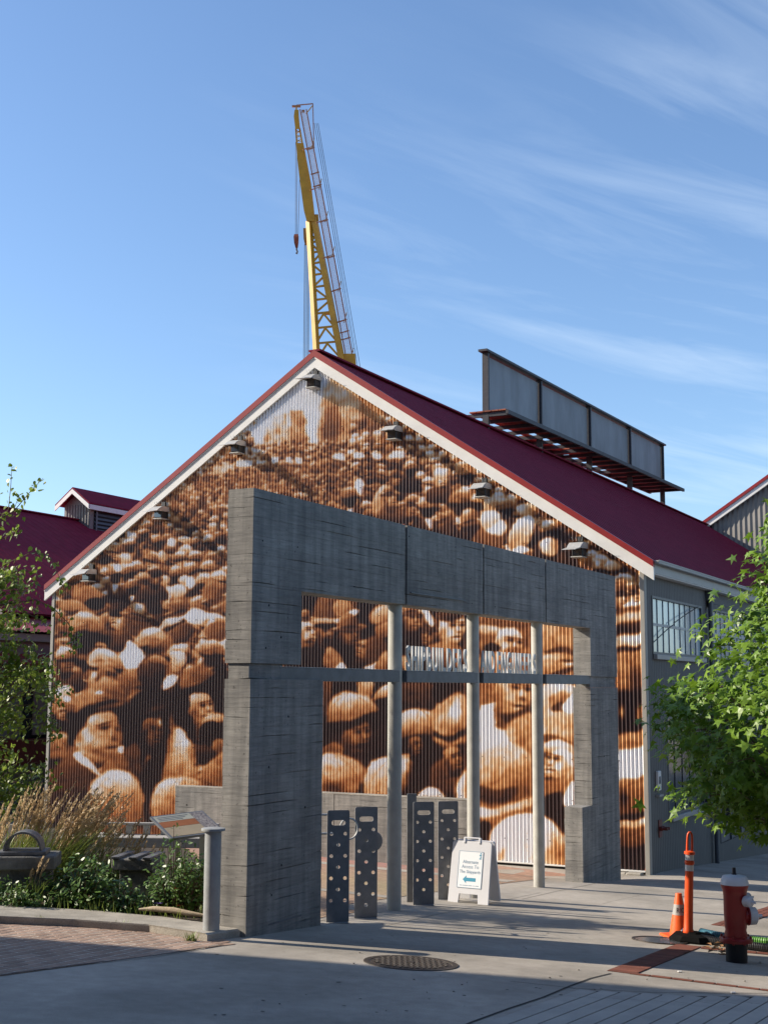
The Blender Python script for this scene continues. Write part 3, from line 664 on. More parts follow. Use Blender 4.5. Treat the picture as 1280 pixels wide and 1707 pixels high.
    sh(B, [(880, 230), (920, 140), (1010, 110), (1090, 150), (1120, 190), (1000, 250), (900, 280)], .62, .36, 60, 2); sh(B, [(820, 320), (1000, 250), (1150, 160), (1180, 200), (1010, 310), (850, 360)], .08, None, 0, 2)
    fc(B, 4, 1020, 400, 104, -8, 1, .66); sh(B, [(1000, 560), (1060, 440), (1170, 440), (1170, 480), (1060, 520), (1010, 620)], .85, .5, 60, 2); ov(B, 4, 1090, 570, 90, 84, 0, .05); ov(B, 4, 1130, 650, 46, 46, 0, .6, .3)
    sh(B, [(770, 790), (820, 570), (870, 520), (940, 610), (985, 720), (950, 810), (780, 870)], .95, .55, 100, 3); bl(B, 4, 800, 640, 30, 110, 15, .4, .7); bl(B, 4, 960, 700, 24, 80, -10, .45, .6)
    # middle man in shadow
    sh(B, [(500, 640), (520, 440), (600, 300), (720, 260), (830, 330), (800, 560), (780, 760), (740, 960), (640, 960), (560, 760)], .09, .06, 90, 4); fc(B, 4, 690, 560, 96, 0, 1, .36); bl(B, 4, 745, 490, 12, 26, 0, .95, .9); bl(B, 4, 720, 400, 60, 20, -20, .4, .5); bl(B, 4, 670, 740, 14, 50, 10, .6, .7); sh(B, [(520, 660), (600, 640), (640, 800), (600, 860), (500, 760)], .36, .2, 60, 3)
    # large young man
    sh(B, [(130, 560), (150, 440), (250, 380), (480, 340), (540, 400), (520, 540), (300, 520), (200, 640), (140, 640)], .06, None, 0, 3)
    sh(B, [(250, 520), (300, 440), (440, 430), (480, 500), (505, 570), (470, 660), (430, 735), (330, 745), (240, 700), (190, 640), (200, 590)], .88, .5, 25, 2)
    for a in ((385, 530, 44, 14, -8, .06, .85), (380, 505, 50, 8, -10, .1, .7), (475, 540, 18, 12, 0, .1, .7), (440, 600, 26, 16, 10, .2, .7), (425, 575, 10, 40, 15, .95, .5), (425, 662, 40, 9, -10, .06, .8), (415, 690, 26, 8, 0, .8, .4), (330, 700, 70, 26, 25, .25, .6), (270, 600, 26, 40, 0, .95, .5), (216, 604, 20, 26, 0, .5, .8)): bl(B, 4, *a)
    sh(B, [(170, 420), (210, 320), (300, 240), (370, 190), (470, 230), (525, 310), (500, 352), (380, 330), (260, 380), (200, 430)], .72, .4, 60, 2); ov(B, 4, 348, 291, 30, 13, 0, 1.); bl(B, 4, 420, 290, 60, 20, 30, .35, .6)
    sh(B, [(300, 400), (480, 355), (520, 330), (510, 380), (400, 410)], .5, .3, 90, 2)
    sh(B, [(30, 820), (180, 700), (345, 840), (290, 930), (270, 1120), (20, 1120)], .4, .1, 70, 3); sh(B, [(182, 690), (215, 700), (350, 825), (330, 842), (190, 740)], 1., .85); sh(B, [(460, 670), (500, 640), (505, 690), (480, 700)], .95); sh(B, [(340, 820), (420, 740), (500, 700), (560, 820), (470, 840)], .55, .3, 60, 2); bl(B, 4, 350, 810, 10, 16, 0, .9, .8)
    sh(B, [(1015, 950), (1040, 800), (1170, 690), (1180, 960)], .66, .25, 70, 3)
    # caps along the bottom left
    sh(B, [(285, 930), (345, 850), (455, 806), (555, 840), (620, 935), (655, 1050), (600, 1150), (400, 1150), (310, 1060)], 1., .42, 80, 3, bow=.8); bl(B, 4, 420, 950, 60, 20, -30, .55, .5); bl(B, 4, 540, 1040, 40, 80, 20, .5, .5)
    sh(B, [(660, 800), (700, 780), (700, 1160), (650, 1160)], .05, None, 0, 3)
    sh(B, [(688, 1010), (735, 910), (850, 866), (1000, 868), (1005, 920), (930, 1050), (860, 1110), (700, 1130)], 1., .42, 70, 3, bow=.75); sh(B, [(930, 1090), (1000, 1020), (1015, 1020), (1015, 1100)], 1.); sh(B, [(920, 1060), (1000, 920), (1020, 930), (1000, 1030), (940, 1090)], .1)
    sk(B, (455, 808), (420, 930), (430, 1130), t=.5); sk(B, (455, 808), (580, 900), (620, 1080), t=.45); sk(B, (455, 808), (350, 880), (320, 1020), t=.55, al=.35); sk(B, (870, 868), (800, 960), (780, 1110), t=.5); sk(B, (900, 868), (940, 930), (900, 1050), t=.5)
    # middle bays
    sh(Eg, [(-20, 60), (300, -20), (700, 20), (740, 300), (700, 640), (200, 680), (-20, 560)], .1, None, 0, 5)
    sh(Eg, [(120, 220), (160, 60), (300, 50), (420, 90), (400, 200), (300, 240)], .5, .25, 60, 2); ov(Eg, 4.2, 320, 140, 70, 60, -15, .72, .45); sh(Eg, [(310, 215), (380, 160), (440, 150), (420, 190), (340, 235)], 1., .8)
    fc(Eg, 4.2, 75, 310, 90, 0, 1, .78); bl(Eg, 4.2, 90, 375, 40, 14, 0, .05, .9); ht(Eg, 4.2, 55, 190, 60, 0, .6, .3); sh(Eg, [(-80, 560), (0, 440), (130, 420), (220, 560)], .12)
    fc(Eg, 4.2, 205, 310, 84, 0, 1, .56); bl(Eg, 4.2, 220, 360, 40, 34, 0, .08, .85); sh(Eg, [(115, 210), (320, 212), (330, 240), (120, 245)], .86, .6); sh(Eg, [(130, 250), (320, 245), (290, 275), (150, 275)], .06)
    sh(Eg, [(230, 400), (290, 440), (320, 540), (230, 570), (180, 500)], .66, .36); sh(Eg, [(270, 560), (310, 515), (350, 560), (330, 600)], 1.)
    fc(Eg, 4.2, 370, 330, 84, -6, 1, .42); ht(Eg, 4.2, 365, 250, 96, -6, .46, .22)
    fc(Eg, 4.2, 455, 430, 72, 15, -1, .58); sh(Eg, [(470, 380), (550, 330), (640, 420), (620, 560), (500, 560)], .4, .15, 50, 2); sh(Eg, [(480, 560), (520, 535), (600, 520), (600, 580)], .95); sh(Eg, [(540, 560), (620, 450), (650, 460), (640, 580)], .7, .4)
    sh(Eg, [(505, 210), (540, 140), (620, 100), (720, 110), (720, 200), (600, 240), (520, 250)], .92, .5, 70, 2); sh(Eg, [(550, 260), (660, 230), (720, 240), (680, 330), (560, 350)], .62, .4)
    # upper middle
    sh(Eg, [(720, 160), (900, 60), (1180, 120), (1260, 300), (1200, 660), (760, 660)], .14, .1, 90, 5); fc(Eg, 4.2, 800, 230, 80, 0, 1, .55); ht(Eg, 4.2, 790, 150, 84, -5, .6, .3); fc(Eg, 4.2, 930, 330, 78, 8, -1, .46); ht(Eg, 4.2, 925, 250, 80, 8, .4, .2); sh(Eg, [(880, 150), (930, 160), (950, 250), (920, 260)], 1., .8)
    fc(Eg, 4.2, 1080, 280, 116, 0, 1, .86); ov(Eg, 4.2, 1060, 190, 90, 40, 0, .36, .16); sh(Eg, [(910, 420), (1000, 370), (1130, 400), (1180, 480), (1080, 560), (930, 500)], .66, .34); sh(Eg, [(740, 560), (740, 470), (780, 480), (790, 580)], .66)
    # lower left bay
    sh(Eg, [(120, 900), (180, 680), (420, 600), (700, 660), (760, 1000), (740, 1480), (400, 1540), (120, 1440)], .1, None, 0, 5)
    sh(Eg, [(180, 640), (260, 640), (240, 800), (190, 900)], .4, .2); sh(Eg, [(420, 650), (540, 650), (520, 770), (440, 760)], .68, .5); sh(Eg, [(530, 790), (600, 690), (720, 670), (720, 740), (600, 770)], .9, .5)
    sh(Eg, [(215, 900), (225, 830), (270, 760), (360, 726), (470, 750), (540, 800), (575, 860), (520, 890), (380, 930), (240, 945)], 1., .42, 85, 3, bow=.85)
    fc(Eg, 4.2, 420, 1030, 128, -6, 1, .52); sh(Eg, [(225, 950), (390, 925), (570, 870), (570, 900), (400, 970), (240, 1000)], .05, None, 0, 2); bl(Eg, 4.2, 300, 1080, 60, 60, 0, .34, .7); bl(Eg, 4.2, 440, 1110, 60, 24, 0, .06, .8)
    sh(Eg, [(180, 1110), (250, 1080), (330, 1120), (300, 1170), (180, 1170)], .55, .3); sh(Eg, [(460, 1180), (530, 1000), (640, 950), (740, 1000), (740, 1200), (560, 1240)], .16, .08, 60, 3)
    sh(Eg, [(150, 1200), (260, 1150), (400, 1195), (485, 1280), (450, 1380), (380, 1460), (150, 1460)], .92, .42, 60, 3); bl(Eg, 4.2, 250, 1400, 80, 50, 10, .14, .8); bl(Eg, 4.2, 400, 1330, 30, 90, 25, .62, .6); bl(Eg, 4.2, 240, 1260, 60, 16, 0, .5, .5)
    sh(Eg, [(480, 1310), (520, 1220), (650, 1170), (780, 1150), (865, 1170), (890, 1260), (865, 1370), (760, 1430), (620, 1480), (490, 1480)], 1., .5, 75, 3); bl(Eg, 4.2, 800, 1180, 70, 18, 0, .5, .8)
    # lower middle bay
    sh(Eg, [(860, 1060), (1100, 1000), (1260, 1060), (1260, 1480), (1000, 1540), (730, 1500), (760, 1400)], .12, None, 0, 5); sh(Eg, [(740, 680), (960, 680), (960, 840), (740, 850)], .34, .14); sh(Eg, [(960, 680), (1200, 680), (1180, 740), (980, 790)], .1)
    sh(Eg, [(700, 930), (750, 860), (860, 842), (950, 870), (990, 960), (920, 1050), (700, 1060)], 1., .3, 80, 3); sh(Eg, [(720, 1050), (940, 1030), (900, 1150), (730, 1150)], .1, None, 0, 3)
    sh(Eg, [(955, 930), (1000, 810), (1110, 728), (1200, 770), (1230, 860), (1190, 960), (1070, 1045), (985, 1000)], .9, .5, 60, 3); bl(Eg, 4.2, 1100, 860, 40, 70, 30, 1., .8); bl(Eg, 4.2, 1040, 820, 30, 90, 35, .5, .6)
    sh(Eg, [(985, 1000), (1070, 1050), (1200, 960), (1200, 1010), (1080, 1078), (990, 1050)], .06, None, 0, 2); sh(Eg, [(965, 1040), (1080, 1075), (1200, 1015), (1205, 1065), (1080, 1112), (980, 1090)], .74, .5, 90, 2)
    sh(Eg, [(940, 1260), (1060, 1170), (1160, 1280), (1120, 1440), (960, 1400)], .42, .22, 90, 3); sh(Eg, [(1120, 1360), (1180, 1260), (1250, 1240), (1250, 1520), (1120, 1520)], 1., .92, 90, 2); sh(Eg, [(850, 1440), (920, 1390), (1000, 1400), (1040, 1470), (1000, 1500), (860, 1500)], 1., .7)
    sk(Eg, (360, 728), (310, 820), (300, 930)); sk(Eg, (370, 728), (470, 770), (520, 880)); sk(Eg, (360, 728), (270, 780), (230, 900), al=.35)
    sk(Eg, (260, 1150), (320, 1250), (300, 1420)); sk(Eg, (260, 1150), (400, 1230), (440, 1370)); sk(Eg, (700, 1162), (640, 1280), (600, 1460)); sk(Eg, (780, 1150), (830, 1260), (800, 1400)); sk(Eg, (720, 1160), (560, 1240), (510, 1400), al=.35)
    sk(Eg, (860, 842), (840, 930), (760, 1040)); sk(Eg, (860, 842), (940, 900), (960, 1000)); sk(Eg, (1112, 730), (1040, 840), (1010, 990)); sk(Eg, (1112, 730), (1190, 820), (1150, 980)); fc(Eg, 4.2, 830, 1110, 70, 0, 1, .42); fc(Eg, 4.2, 1090, 1190, 84, -8, 1, .5)
    # right bays
    sh(Fg, [(60, 60), (500, 20), (800, 120), (860, 700), (820, 1300), (740, 1740), (80, 1740), (30, 900)], .42, .5, 90, 6)
    sh(Fg, [(110, 120), (330, 135), (340, 165), (200, 175), (110, 160)], .9, .6, 90, 2); sh(Fg, [(110, 60), (460, 70), (440, 130), (330, 130), (120, 110)], .55, .36); fc(Fg, 3.88, 300, 250, 110, 10, 1, .8); ov(Fg, 3.88, 200, 270, 60, 40, 0, .12)
    sh(Fg, [(120, 330), (460, 280), (460, 500), (120, 500)], .6, .4, 60, 3)
    sh(Fg, [(115, 640), (220, 620), (260, 690), (340, 760), (310, 870), (120, 880)], 1., .96); sh(Fg, [(115, 530), (170, 530), (215, 610), (115, 630)], .5)
    fc(Fg, 3.88, 330, 560, 150, 10, 1, .74); sh(Fg, [(245, 700), (330, 690), (440, 640), (455, 700), (340, 755), (265, 735)], .3, .12, 80, 3); sh(Fg, [(300, 760), (450, 690), (460, 960), (400, 940), (300, 850)], .66, .5, 60, 3); bl(Fg, 3.88, 320, 840, 30, 40, 0, .9, .7)
    sh(Fg, [(100, 880), (200, 850), (310, 860), (410, 930), (460, 1010), (455, 1150), (400, 1250), (250, 1290), (100, 1270)], 1., .36, 70, 4, bow=1.1); sh(Fg, [(110, 1160), (250, 1190), (380, 1170), (300, 1270), (110, 1250)], .2, .12, 90, 4, .8)
    sh(Fg, [(100, 1285), (250, 1305), (460, 1230), (460, 1290), (220, 1360), (100, 1350)], .98, .7, 60, 3); sh(Fg, [(110, 1400), (180, 1400), (190, 1480), (160, 1560), (110, 1560)], .1)
    sh(Fg, [(170, 1560), (210, 1430), (330, 1360), (470, 1335), (610, 1380), (670, 1480), (680, 1720), (180, 1700)], 1., .62, 60, 4, bow=1.6); bl(Fg, 3.88, 250, 1620, 20, 60, 30, .6, .8); bl(Fg, 3.88, 640, 1600, 60, 90, 0, .5, .7)
    sh(Fg, [(460, 130), (720, 120), (760, 300), (720, 490), (520, 480)], .66, .5, 80, 4); ov(Fg, 3.88, 610, 340, 96, 60, -10, .8, .45); sh(Fg, [(520, 290), (640, 260), (720, 300), (720, 320), (620, 300)], .3); bl(Fg, 3.88, 680, 354, 40, 8, 0, .1, .9); sh(Fg, [(580, 430), (720, 390), (720, 415), (620, 450)], .25); blob(*Fg(690, 375), 8, 3, 0, .95, .8)
    sh(Fg, [(510, 530), (720, 510), (770, 700), (720, 880), (520, 890)], .86, .62, 60, 4); ov(Fg, 3.88, 640, 610, 70, 60, 0, .72, .4); sh(Fg, [(580, 660), (660, 610), (670, 650), (600, 680)], .25); sh(Fg, [(640, 650), (720, 560), (720, 680)], 1.)
    sh(Fg, [(520, 830), (620, 840), (720, 890), (720, 920), (640, 880), (530, 880)], .4, .2); sh(Fg, [(520, 920), (600, 865), (720, 920), (725, 1080), (650, 1170), (570, 1150), (530, 1050)], .98, .66, 70, 3); sh(Fg, [(525, 940), (580, 980), (570, 1060), (530, 1080)], .08); sh(Fg, [(525, 1090), (640, 1150), (720, 1090), (660, 1240), (540, 1240)], .6, .4, 80, 3)
    sh(Fg, [(520, 1240), (640, 1200), (665, 1340), (660, 1470), (590, 1390), (520, 1340)], .1, None, 0, 3); sh(Fg, [(655, 1230), (720, 1130), (730, 1300), (660, 1300)], 1.)
    sk(Fg, (310, 862), (250, 1000), (270, 1270), t=.55); sk(Fg, (310, 862), (440, 960), (440, 1140), t=.5); sk(Fg, (300, 862), (160, 930), (120, 1150), t=.6, al=.35)
    sk(Fg, (470, 1337), (400, 1480), (420, 1680), t=.6); sk(Fg, (470, 1337), (620, 1430), (640, 1640), t=.5); sk(Fg, (460, 1337), (290, 1420), (230, 1620), t=.6, al=.35)
    fc(Fg, 3.88, 620, 1010, 110, 12, -1, .84); sh(Fg, [(515, 930), (560, 880), (640, 865), (720, 905), (725, 950), (640, 925), (560, 950)], .96, .6, 90, 2)
    # strip at the corner
    for y0, y1, a, b in ((0, 60, .3, .5), (40, 120, .86, .5), (100, 200, .3, .2), (180, 270, .95, .7), (260, 300, .12, .1), (290, 560, .7, .42), (540, 800, .1, .06), (810, 930, .66, .4), (920, 1120, .98, .95), (1120, 1350, .6, .34), (1345, 1385, .08, .08), (1385, 1440, .9, .6), (1440, 1560, .5, .2), (1560, 1720, .1, .06)):
        sh(Fg, [(940, y0+60), (1040, y0+5), (1130, y0), (1200, y0-20), (1200, y1-20), (1120, y1+10), (1030, y1+5), (950, y1+30)], a, b, 90, 3)
    for a in ((1130, 500, 40, 120, 0, .14, .7), (1040, 680, 18, 40, 0, .7, .9), (1150, 690, 20, 60, 0, .6, .9), (1050, 1240, 30, 50, 0, .06, .8), (1120, 1010, 20, 60, 10, .85, .5), (1040, 150, 30, 20, 0, .1, .8)): bl(Fg, 3.88, *a)
    # worn, uneven outlines and cloth folds: small smooth warps, then tone noise at three sizes
    rs = np.random.RandomState(3)
    def field(r):
        f = soften(soften(rs.rand(CH, CW).astype(np.float32), r), max(1, r//2)); return (f-f.mean())/f.std()
    for r, k in ((12, 1.3), (5, .35)):
        wx = np.clip(XX-CX0+field(r)*k, 0, CW-1).astype(int); wy = np.clip(YY-CY0+field(r)*k, 0, CH-1).astype(int); TONE[:] = TONE[wy, wx]
    fold = np.clip(1-np.abs(field(9))*2.2, 0, 1)*.07*np.clip((.95-TONE)*4, 0, 1)                # thin dark creases
    TONE[:] = TONE*(1+(field(3)*.045+field(8)*.05)*np.clip((1.02-TONE)*3, .15, 1))+field(1)*.012-fold*(.25+TONE)
    TONE[:] = np.clip(.5+(TONE-.45)*1.17, .09, 1)
RAMP_T = np.array([0, .2, .4, .55, .7, .82, .92, 1.])
RAMP_C = np.array([(.020, .010, .013), (.062, .021, .018), (.25, .080, .025), (.54, .21, .062), (.80, .44, .18), (.90, .66, .41), (.90, .83, .76), (.90, .91, .95)])
def print_colour(t): return np.stack([np.interp(t, RAMP_T, RAMP_C[:, k]) for k in range(3)], -1)
# ---------------------------------------------------------------- the gabled shed with the printed front
WID, ZBOT, ZEAVE, ZRIDGE, SLOPE_W = 15.92, -3.674, 2.20, 7.60, 8.2
LEN = 52.
shed = thing('gable_shed', 'long shed with maroon roof and sepia crowd mural printed on its corrugated front', 'building', CORNER, PHI)
# local frame: x runs back along the side wall, y runs left along the front, z is height above the eye
def rake_z(u, zmid=7.60, zend=2.20):                 # underside of the white verge board
    return zmid-(zmid-zend)*abs(u-WID/2)/(WID/2+.24)
PITCH_R, NS, HR = WID/186, 8, .046
H_PRINT = (-60.8916111, 3.53290440, 1076.93843, 19.1647459, -76.1581316, 1146.47697, .0170619, .0048925)
def build_print():
    paint_mural()
    nu = 186*NS+1; us = np.linspace(.06, WID-.06, nu); k = np.arange(nu)
    ph = (k % NS)/NS*2*math.pi
    prof = np.sin(ph); prof = np.sign(prof)*np.abs(prof)**.8
    dz = .024; zs = np.arange(ZBOT, 7.75+dz, dz); nz = len(zs)
    U, Z = np.meshgrid(us, zs); X = -(prof*.5+.5)[None, :]*HR+np.zeros_like(Z)
    V = np.stack([X, U, Z], -1).reshape(-1, 3)
    top = np.array([rake_z(u)+.16 for u in us])
    jj, ii = np.mgrid[0:nz-1, 0:nu-1]
    keep = (zs[1:, None] <= top[None, :-1]+dz)
    jj, ii = jj[keep], ii[keep]; F = np.stack([jj*nu+ii, jj*nu+ii+1, (jj+1)*nu+ii+1, (jj+1)*nu+ii], -1)
    used = np.zeros(len(V), bool); used[F.ravel()] = True; remap = np.cumsum(used)-1
    V = V[used]; F = remap[F]
    h = H_PRINT; u, z = V[:, 1], V[:, 2]; w = h[6]*u+h[7]*z+1     # where the print's layout falls on the wall
    ax = (h[0]*u+h[1]*z+h[2])/w-CX0; ay = (h[3]*u+h[4]*z+h[5])/w-CY0
    ax = np.clip(ax, 0, CW-1.01); ay = np.clip(ay, 0, CH-1.01); x0 = ax.astype(int); y0 = ay.astype(int); fx, fy = ax-x0, ay-y0
    t = TONE[y0, x0]*(1-fx)*(1-fy)+TONE[y0, x0+1]*fx*(1-fy)+TONE[y0+1, x0]*(1-fx)*fy+TONE[y0+1, x0+1]*fx*fy
    c = np.concatenate([print_colour(t), np.ones((len(t), 1))], 1).astype(np.float32)
    m, n, l, b = new_mat('printed_sheet'); a = n.new('ShaderNodeVertexColor'); a.layer_name = 'print'; l.new(a.outputs[0], b.inputs['Base Color'])
    b.inputs['Roughness'].default_value = .46; b.inputs['Specular IOR Level'].default_value = .7; b.inputs['Coat Weight'].default_value = .2; b.inputs['Coat Roughness'].default_value = .44; b.inputs['Coat IOR'].default_value = 1.6
    me = raw_mesh('mural_sheet', V, F[:, ::-1], m, True)
    at_ = me.color_attributes.new('print', 'FLOAT_COLOR', 'POINT'); at_.data.foreach_set('color', c.ravel())
    o = link('mural_sheet', me, shed); o['label'] = 'corrugated front sheet printed with a sepia crowd of capped workers'; return o
build_print()
# small rivets along the sheet laps
rv = MB()
for z in (-3.2, -2.35, -1.5, .1, 1.6, 3.1, 4.6, 6.1):
    for k in range(6, 186, 6):
        u = .06+k*(WID-.12)/186+.02
        if z < rake_z(u)-.3: rv.tube((-HR-.003, u, z), (-HR+.006, u, z), .011, .013, 6)
tag(rv.obj('sheet_rivets', mt['flood_dark'], shed), kind='stuff')
# backing wall, corner posts, base flashing
MB().box(.02, .2, .0, WID, -4.2, 2.6).add([(.02, 0, 2.59), (.02, WID, 2.59), (.02, WID/2, 7.9), (.2, 0, 2.59), (.2, WID, 2.59), (.2, WID/2, 7.9)], [(0, 1, 2), (3, 5, 4), (0, 2, 5, 3), (1, 4, 5, 2)]).obj('front_wall', mt['grey_wall'], shed)
for y0 in (-.02, WID-.075):
    MB().box(-.06, .1, y0, y0+.095, -4.0 if y0 > 1 else -3.85, 2.62, .006).obj('corner_trim', mt['trim'], shed)
MB().box(-.06, .015, .08, WID-.08, ZBOT-.035, ZBOT-.002, .004).obj('base_flashing', mt['white'], shed)
MB().box(-.01, .019, .08, WID-.08, -4.1, ZBOT-.04).obj('plinth_shadow_gap', mt['dark'], shed)
# verge boards, red flashing
def verge(name, side, z_lo, z_hi, x0, x1, mat):
    ue = -.24 if side < 0 else WID+.24; uc = WID/2
    q = lambda u: (8.20-5.41*abs(u-uc)/(WID/2+.24))
    A_ = [(ue, z_lo(ue)), (uc, z_lo(uc)), (uc, z_hi(uc)), (ue, z_hi(ue))]
    V = [(x0, a, b) for a, b in A_]+[(x1, a, b) for a, b in A_]
    return MB().add(V, [(0, 1, 2, 3), (7, 6, 5, 4), (0, 4, 5, 1), (1, 5, 6, 2), (2, 6, 7, 3), (3, 7, 4, 0)]).obj(name, mat, shed)
line = lambda ze, zc: (lambda u: zc-(zc-ze)*abs(u-WID/2)/(WID/2+.24))
for s_ in (-1, 1):
    verge('verge_board', s_, line(2.20, 7.60), line(2.455, 7.845), -.105, -.045, mt['white'])
    verge('verge_lip', s_, line(2.44, 7.83), line(2.475, 7.865), -.122, -.108, mt['white'])
    verge('red_flashing', s_, line(2.476, 7.866), line(2.615, 8.035), -.135, .0, mt['red'])
# roof: standing seams on a sheet
def roof_side(s_, parent, wid, x0, x1, ze, zr, mat, ov=.24, pitch=.42, name='roof_sheet', rib=.02):
    ye = -ov if s_ < 0 else wid+ov; yc = wid/2; mb = MB(); nx = int((x1-x0)/pitch)
    nrm = Vector((0, (zr-ze)*(1 if s_ > 0 else -1), abs(ye-yc))).normalized()
    xs = []
    for i in range(nx+1):
        x = x0+(x1-x0)*i/nx; xs += [(x-.02, 0), (x-.012, rib), (x+.012, rib), (x+.02, 0)]
    V = []
    for y, z in ((ye, ze), (yc, zr)):
        V += [(x, y+nrm.y*h, z+nrm.z*h) for x, h in xs]
    n = len(xs); mb.add(V, [(i, i+1, n+i+1, n+i) for i in range(n-1)])
    mb.add([(x0, ye, ze-.05), (x1, ye, ze-.05), (x1, yc, zr-.05), (x0, yc, zr-.05)], [(0, 1, 2, 3)])
    return mb.obj(name, mat, parent)
for s_ in (-1, 1): roof_side(s_, shed, WID, -.10, LEN, 2.60, 8.015, mt['maroon'], rib=.010)
MB().box(-.12, LEN, WID/2-.16, WID/2+.16, 8.0, 8.045).obj('ridge_cap', mt['maroon'], shed)
# eave fascia and gutter on the right side
MB().box(-.04, LEN, -.215, -.19, 2.36, 2.56).obj('eave_fascia', mt['gutter'], shed)
gt = MB()
for x0 in np.arange(-.04, LEN-6, 6.): gt.box(x0, x0+5.99, -.34, -.225, 2.545, 2.615, .012)
gt.box(-.04, LEN, -.352, -.335, 2.60, 2.625); gt.obj('gutter', mt['gutter'], shed)
MB().box(-.0, LEN, -.2, .02, 2.34, 2.36).obj('soffit', mt['white'], shed)
# side wall cladding: narrow ribs, with the openings left out
OPEN = [(.49, 4.68, .70, 1.93), (5.70, 9.9, .70, 1.93), (10.9, 15.1, .7, 1.93), (16.1, 20.3, .7, 1.93), (1.44, 5.9, -2.72, -.62), (5.98, 9.35, -3.74, -.62), (10.9, 15.1, -2.72, -.62)]
def side_wall():
    xs = [0.1]; 
    while xs[-1] < LEN: xs.append(xs[-1]+.1)
    zs = sorted(set([-5.6, 2.45]+[o[2] for o in OPEN]+[o[3] for o in OPEN])); mb = MB()
    cutx = sorted(set([0.1, LEN]+[o[0] for o in OPEN]+[o[1] for o in OPEN]))
    for a, b in zip(cutx[:-1], cutx[1:]):
        for z0, z1 in zip(zs[:-1], zs[1:]):
            xc, zc = (a+b)/2, (z0+z1)/2
            if any(o[0] < xc < o[1] and o[2] < zc < o[3] for o in OPEN): continue
            n = max(2, int((b-a)/.032)); X = np.linspace(a, b, n+1)
            V = [(x, -.004-(.007 if (int(x/.066) % 2) else 0), z) for z in (z0, z1) for x in X]
            mb.add(V, [(i, i+1, n+2+i, n+1+i) for i in range(n)])
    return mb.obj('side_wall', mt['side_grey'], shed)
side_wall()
MB().box(.25, LEN, .14, .2, -5.6, 2.5).obj('inner_wall', mt['dark'], shed)
def window(o, n, mid, mat, sill=True, reveal=.09):
    x0, x1, z0, z1 = o
    fr = MB()
    for a, b, c, d_ in ((x0, x1, z1-.05, z1), (x0, x1, z0, z0+.05), (x0, x0+.05, z0+.05, z1-.05), (x1-.05, x1, z0+.05, z1-.05)): fr.box(a, b, -.025, reveal+.03, c, d_)
    w = fr.obj('window', mt['frame'], shed)
    st = (x1-x0-.1)/n
    for k in range(n):
        for a, b in (((z0+.05, mid-.03), (mid+.03, z1-.05)) if mid else ((z0+.05, z1-.05),)):
            MB().box(x0+.05+k*st+.008, x0+.05+(k+1)*st-.008, reveal*.3, reveal*.3+.008, a, b).obj('pane', mat, w)
        if k: MB().box(x0+.05+k*st-.0078, x0+.05+k*st+.0078, reveal*.12, reveal*.6, z0+.05, z1-.05).obj('mullion', mt['frame'], w)
    if mid: MB().box(x0+.05, x1-.05, reveal*.14, reveal*.58, mid-.03, mid+.03).obj('transom', mt['galv'], w)
    if sill: MB().box(x0+.04, x1+.05, -.10, -.012, z0-.11, z0-.005, .008).obj('sill', mt['gutter'], w)
    return w
for o in OPEN[:4]: window(o, 9, 1.33, mt['pane'])
window(OPEN[4], 7, None, mt['pane_dark']); window(OPEN[6], 7, None, mt['pane_dark'])
door = MB()
x0, x1, z0, z1 = OPEN[5]
for a in (x0, x0+1.1, x0+2.2, x1-.07): door.box(a, a+.07, -.02, .1, z0, z1)
door.box(x0+.07, x1-.07, -.02, .1, z1-.09, z1); dr = door.obj('door', mt['frame'], shed)
for k, a in enumerate((x0+.07, x0+1.17, x0+2.27)):
    MB().box(a, min(a+1.03, x1-.07), .045, .055, z0+.42, z1-.09).obj('pane', mt['pane_dark'], dr)
    MB().box(a, min(a+1.03, x1-.07), .02, .08, z0, z0+.42).obj('kick_panel', mt['frame'], dr)
MB().box(x0+.8, x0+.83, -.08, -.05, z0+.75, z0+1.5).obj('handle', mt['galv'], dr)
# wall furniture
w_ = MB().box(.5, .72, -.07, -.012, -2.12, -1.72, .01).obj('entry_panel', mt['white'], shed); MB().box(.55, .66, -.075, -.068, -1.98, -1.83).obj('screen', mt['pane_dark'], w_); MB().box(.5, .8, -.09, -.012, -2.24, -2.2).obj('ledge', mt['gutter'], w_)
mt['red_metal'] = M('red_metal', (.16, .02, .015), .5, .1, .3, 8)
f_ = MB().box(.62, .86, -.03, -.012, -3.08, -2.72, .006).obj('fire_connection', mt['red_metal'], shed)
for q in (-.06, .06): MB().lathe([(.03, 0), (.03, .1), (.045, .11), (.045, .16), (.02, .17)], 12, (.74+q*1.3, -.2, -2.9), 'y').obj('inlet', mt['red_metal'], f_)
dp = MB()
dp.tube((5.2, -.10, 2.3), (5.2, -.10, -4.3), .055, n=10); dp.box(5.12, 5.28, -.2, -.02, 2.1, 2.42, .01); dp.obj('downpipe', mt['frame'], shed)
dp = MB().tube((5.3, -.05, 2.05), (6.4, -.45, 1.95), .012, n=6); dp.box(5.25, 5.35, -.09, -.012, 1.95, 2.1); dp.obj('lamp_bracket', mt['frame'], shed)
MB().path([(.52, -.03, .95), (1.6, -.05, 1.28), (2.0, -.06, 1.38), (2.05, -.06, 1.42), (3.1, -.05, 1.66), (4.3, -.03, 1.9)], .011, 6).obj('cable', mt['flood_dark'], shed)
# small pieces at the foot of the right corner
MB().box(-.3, -.1, .1, .42, -3.80, -3.70, .02).box(-.22, -.02, .45, .6, -3.80, -3.72, .02).obj('foot_block', mt['kerb'], shed)

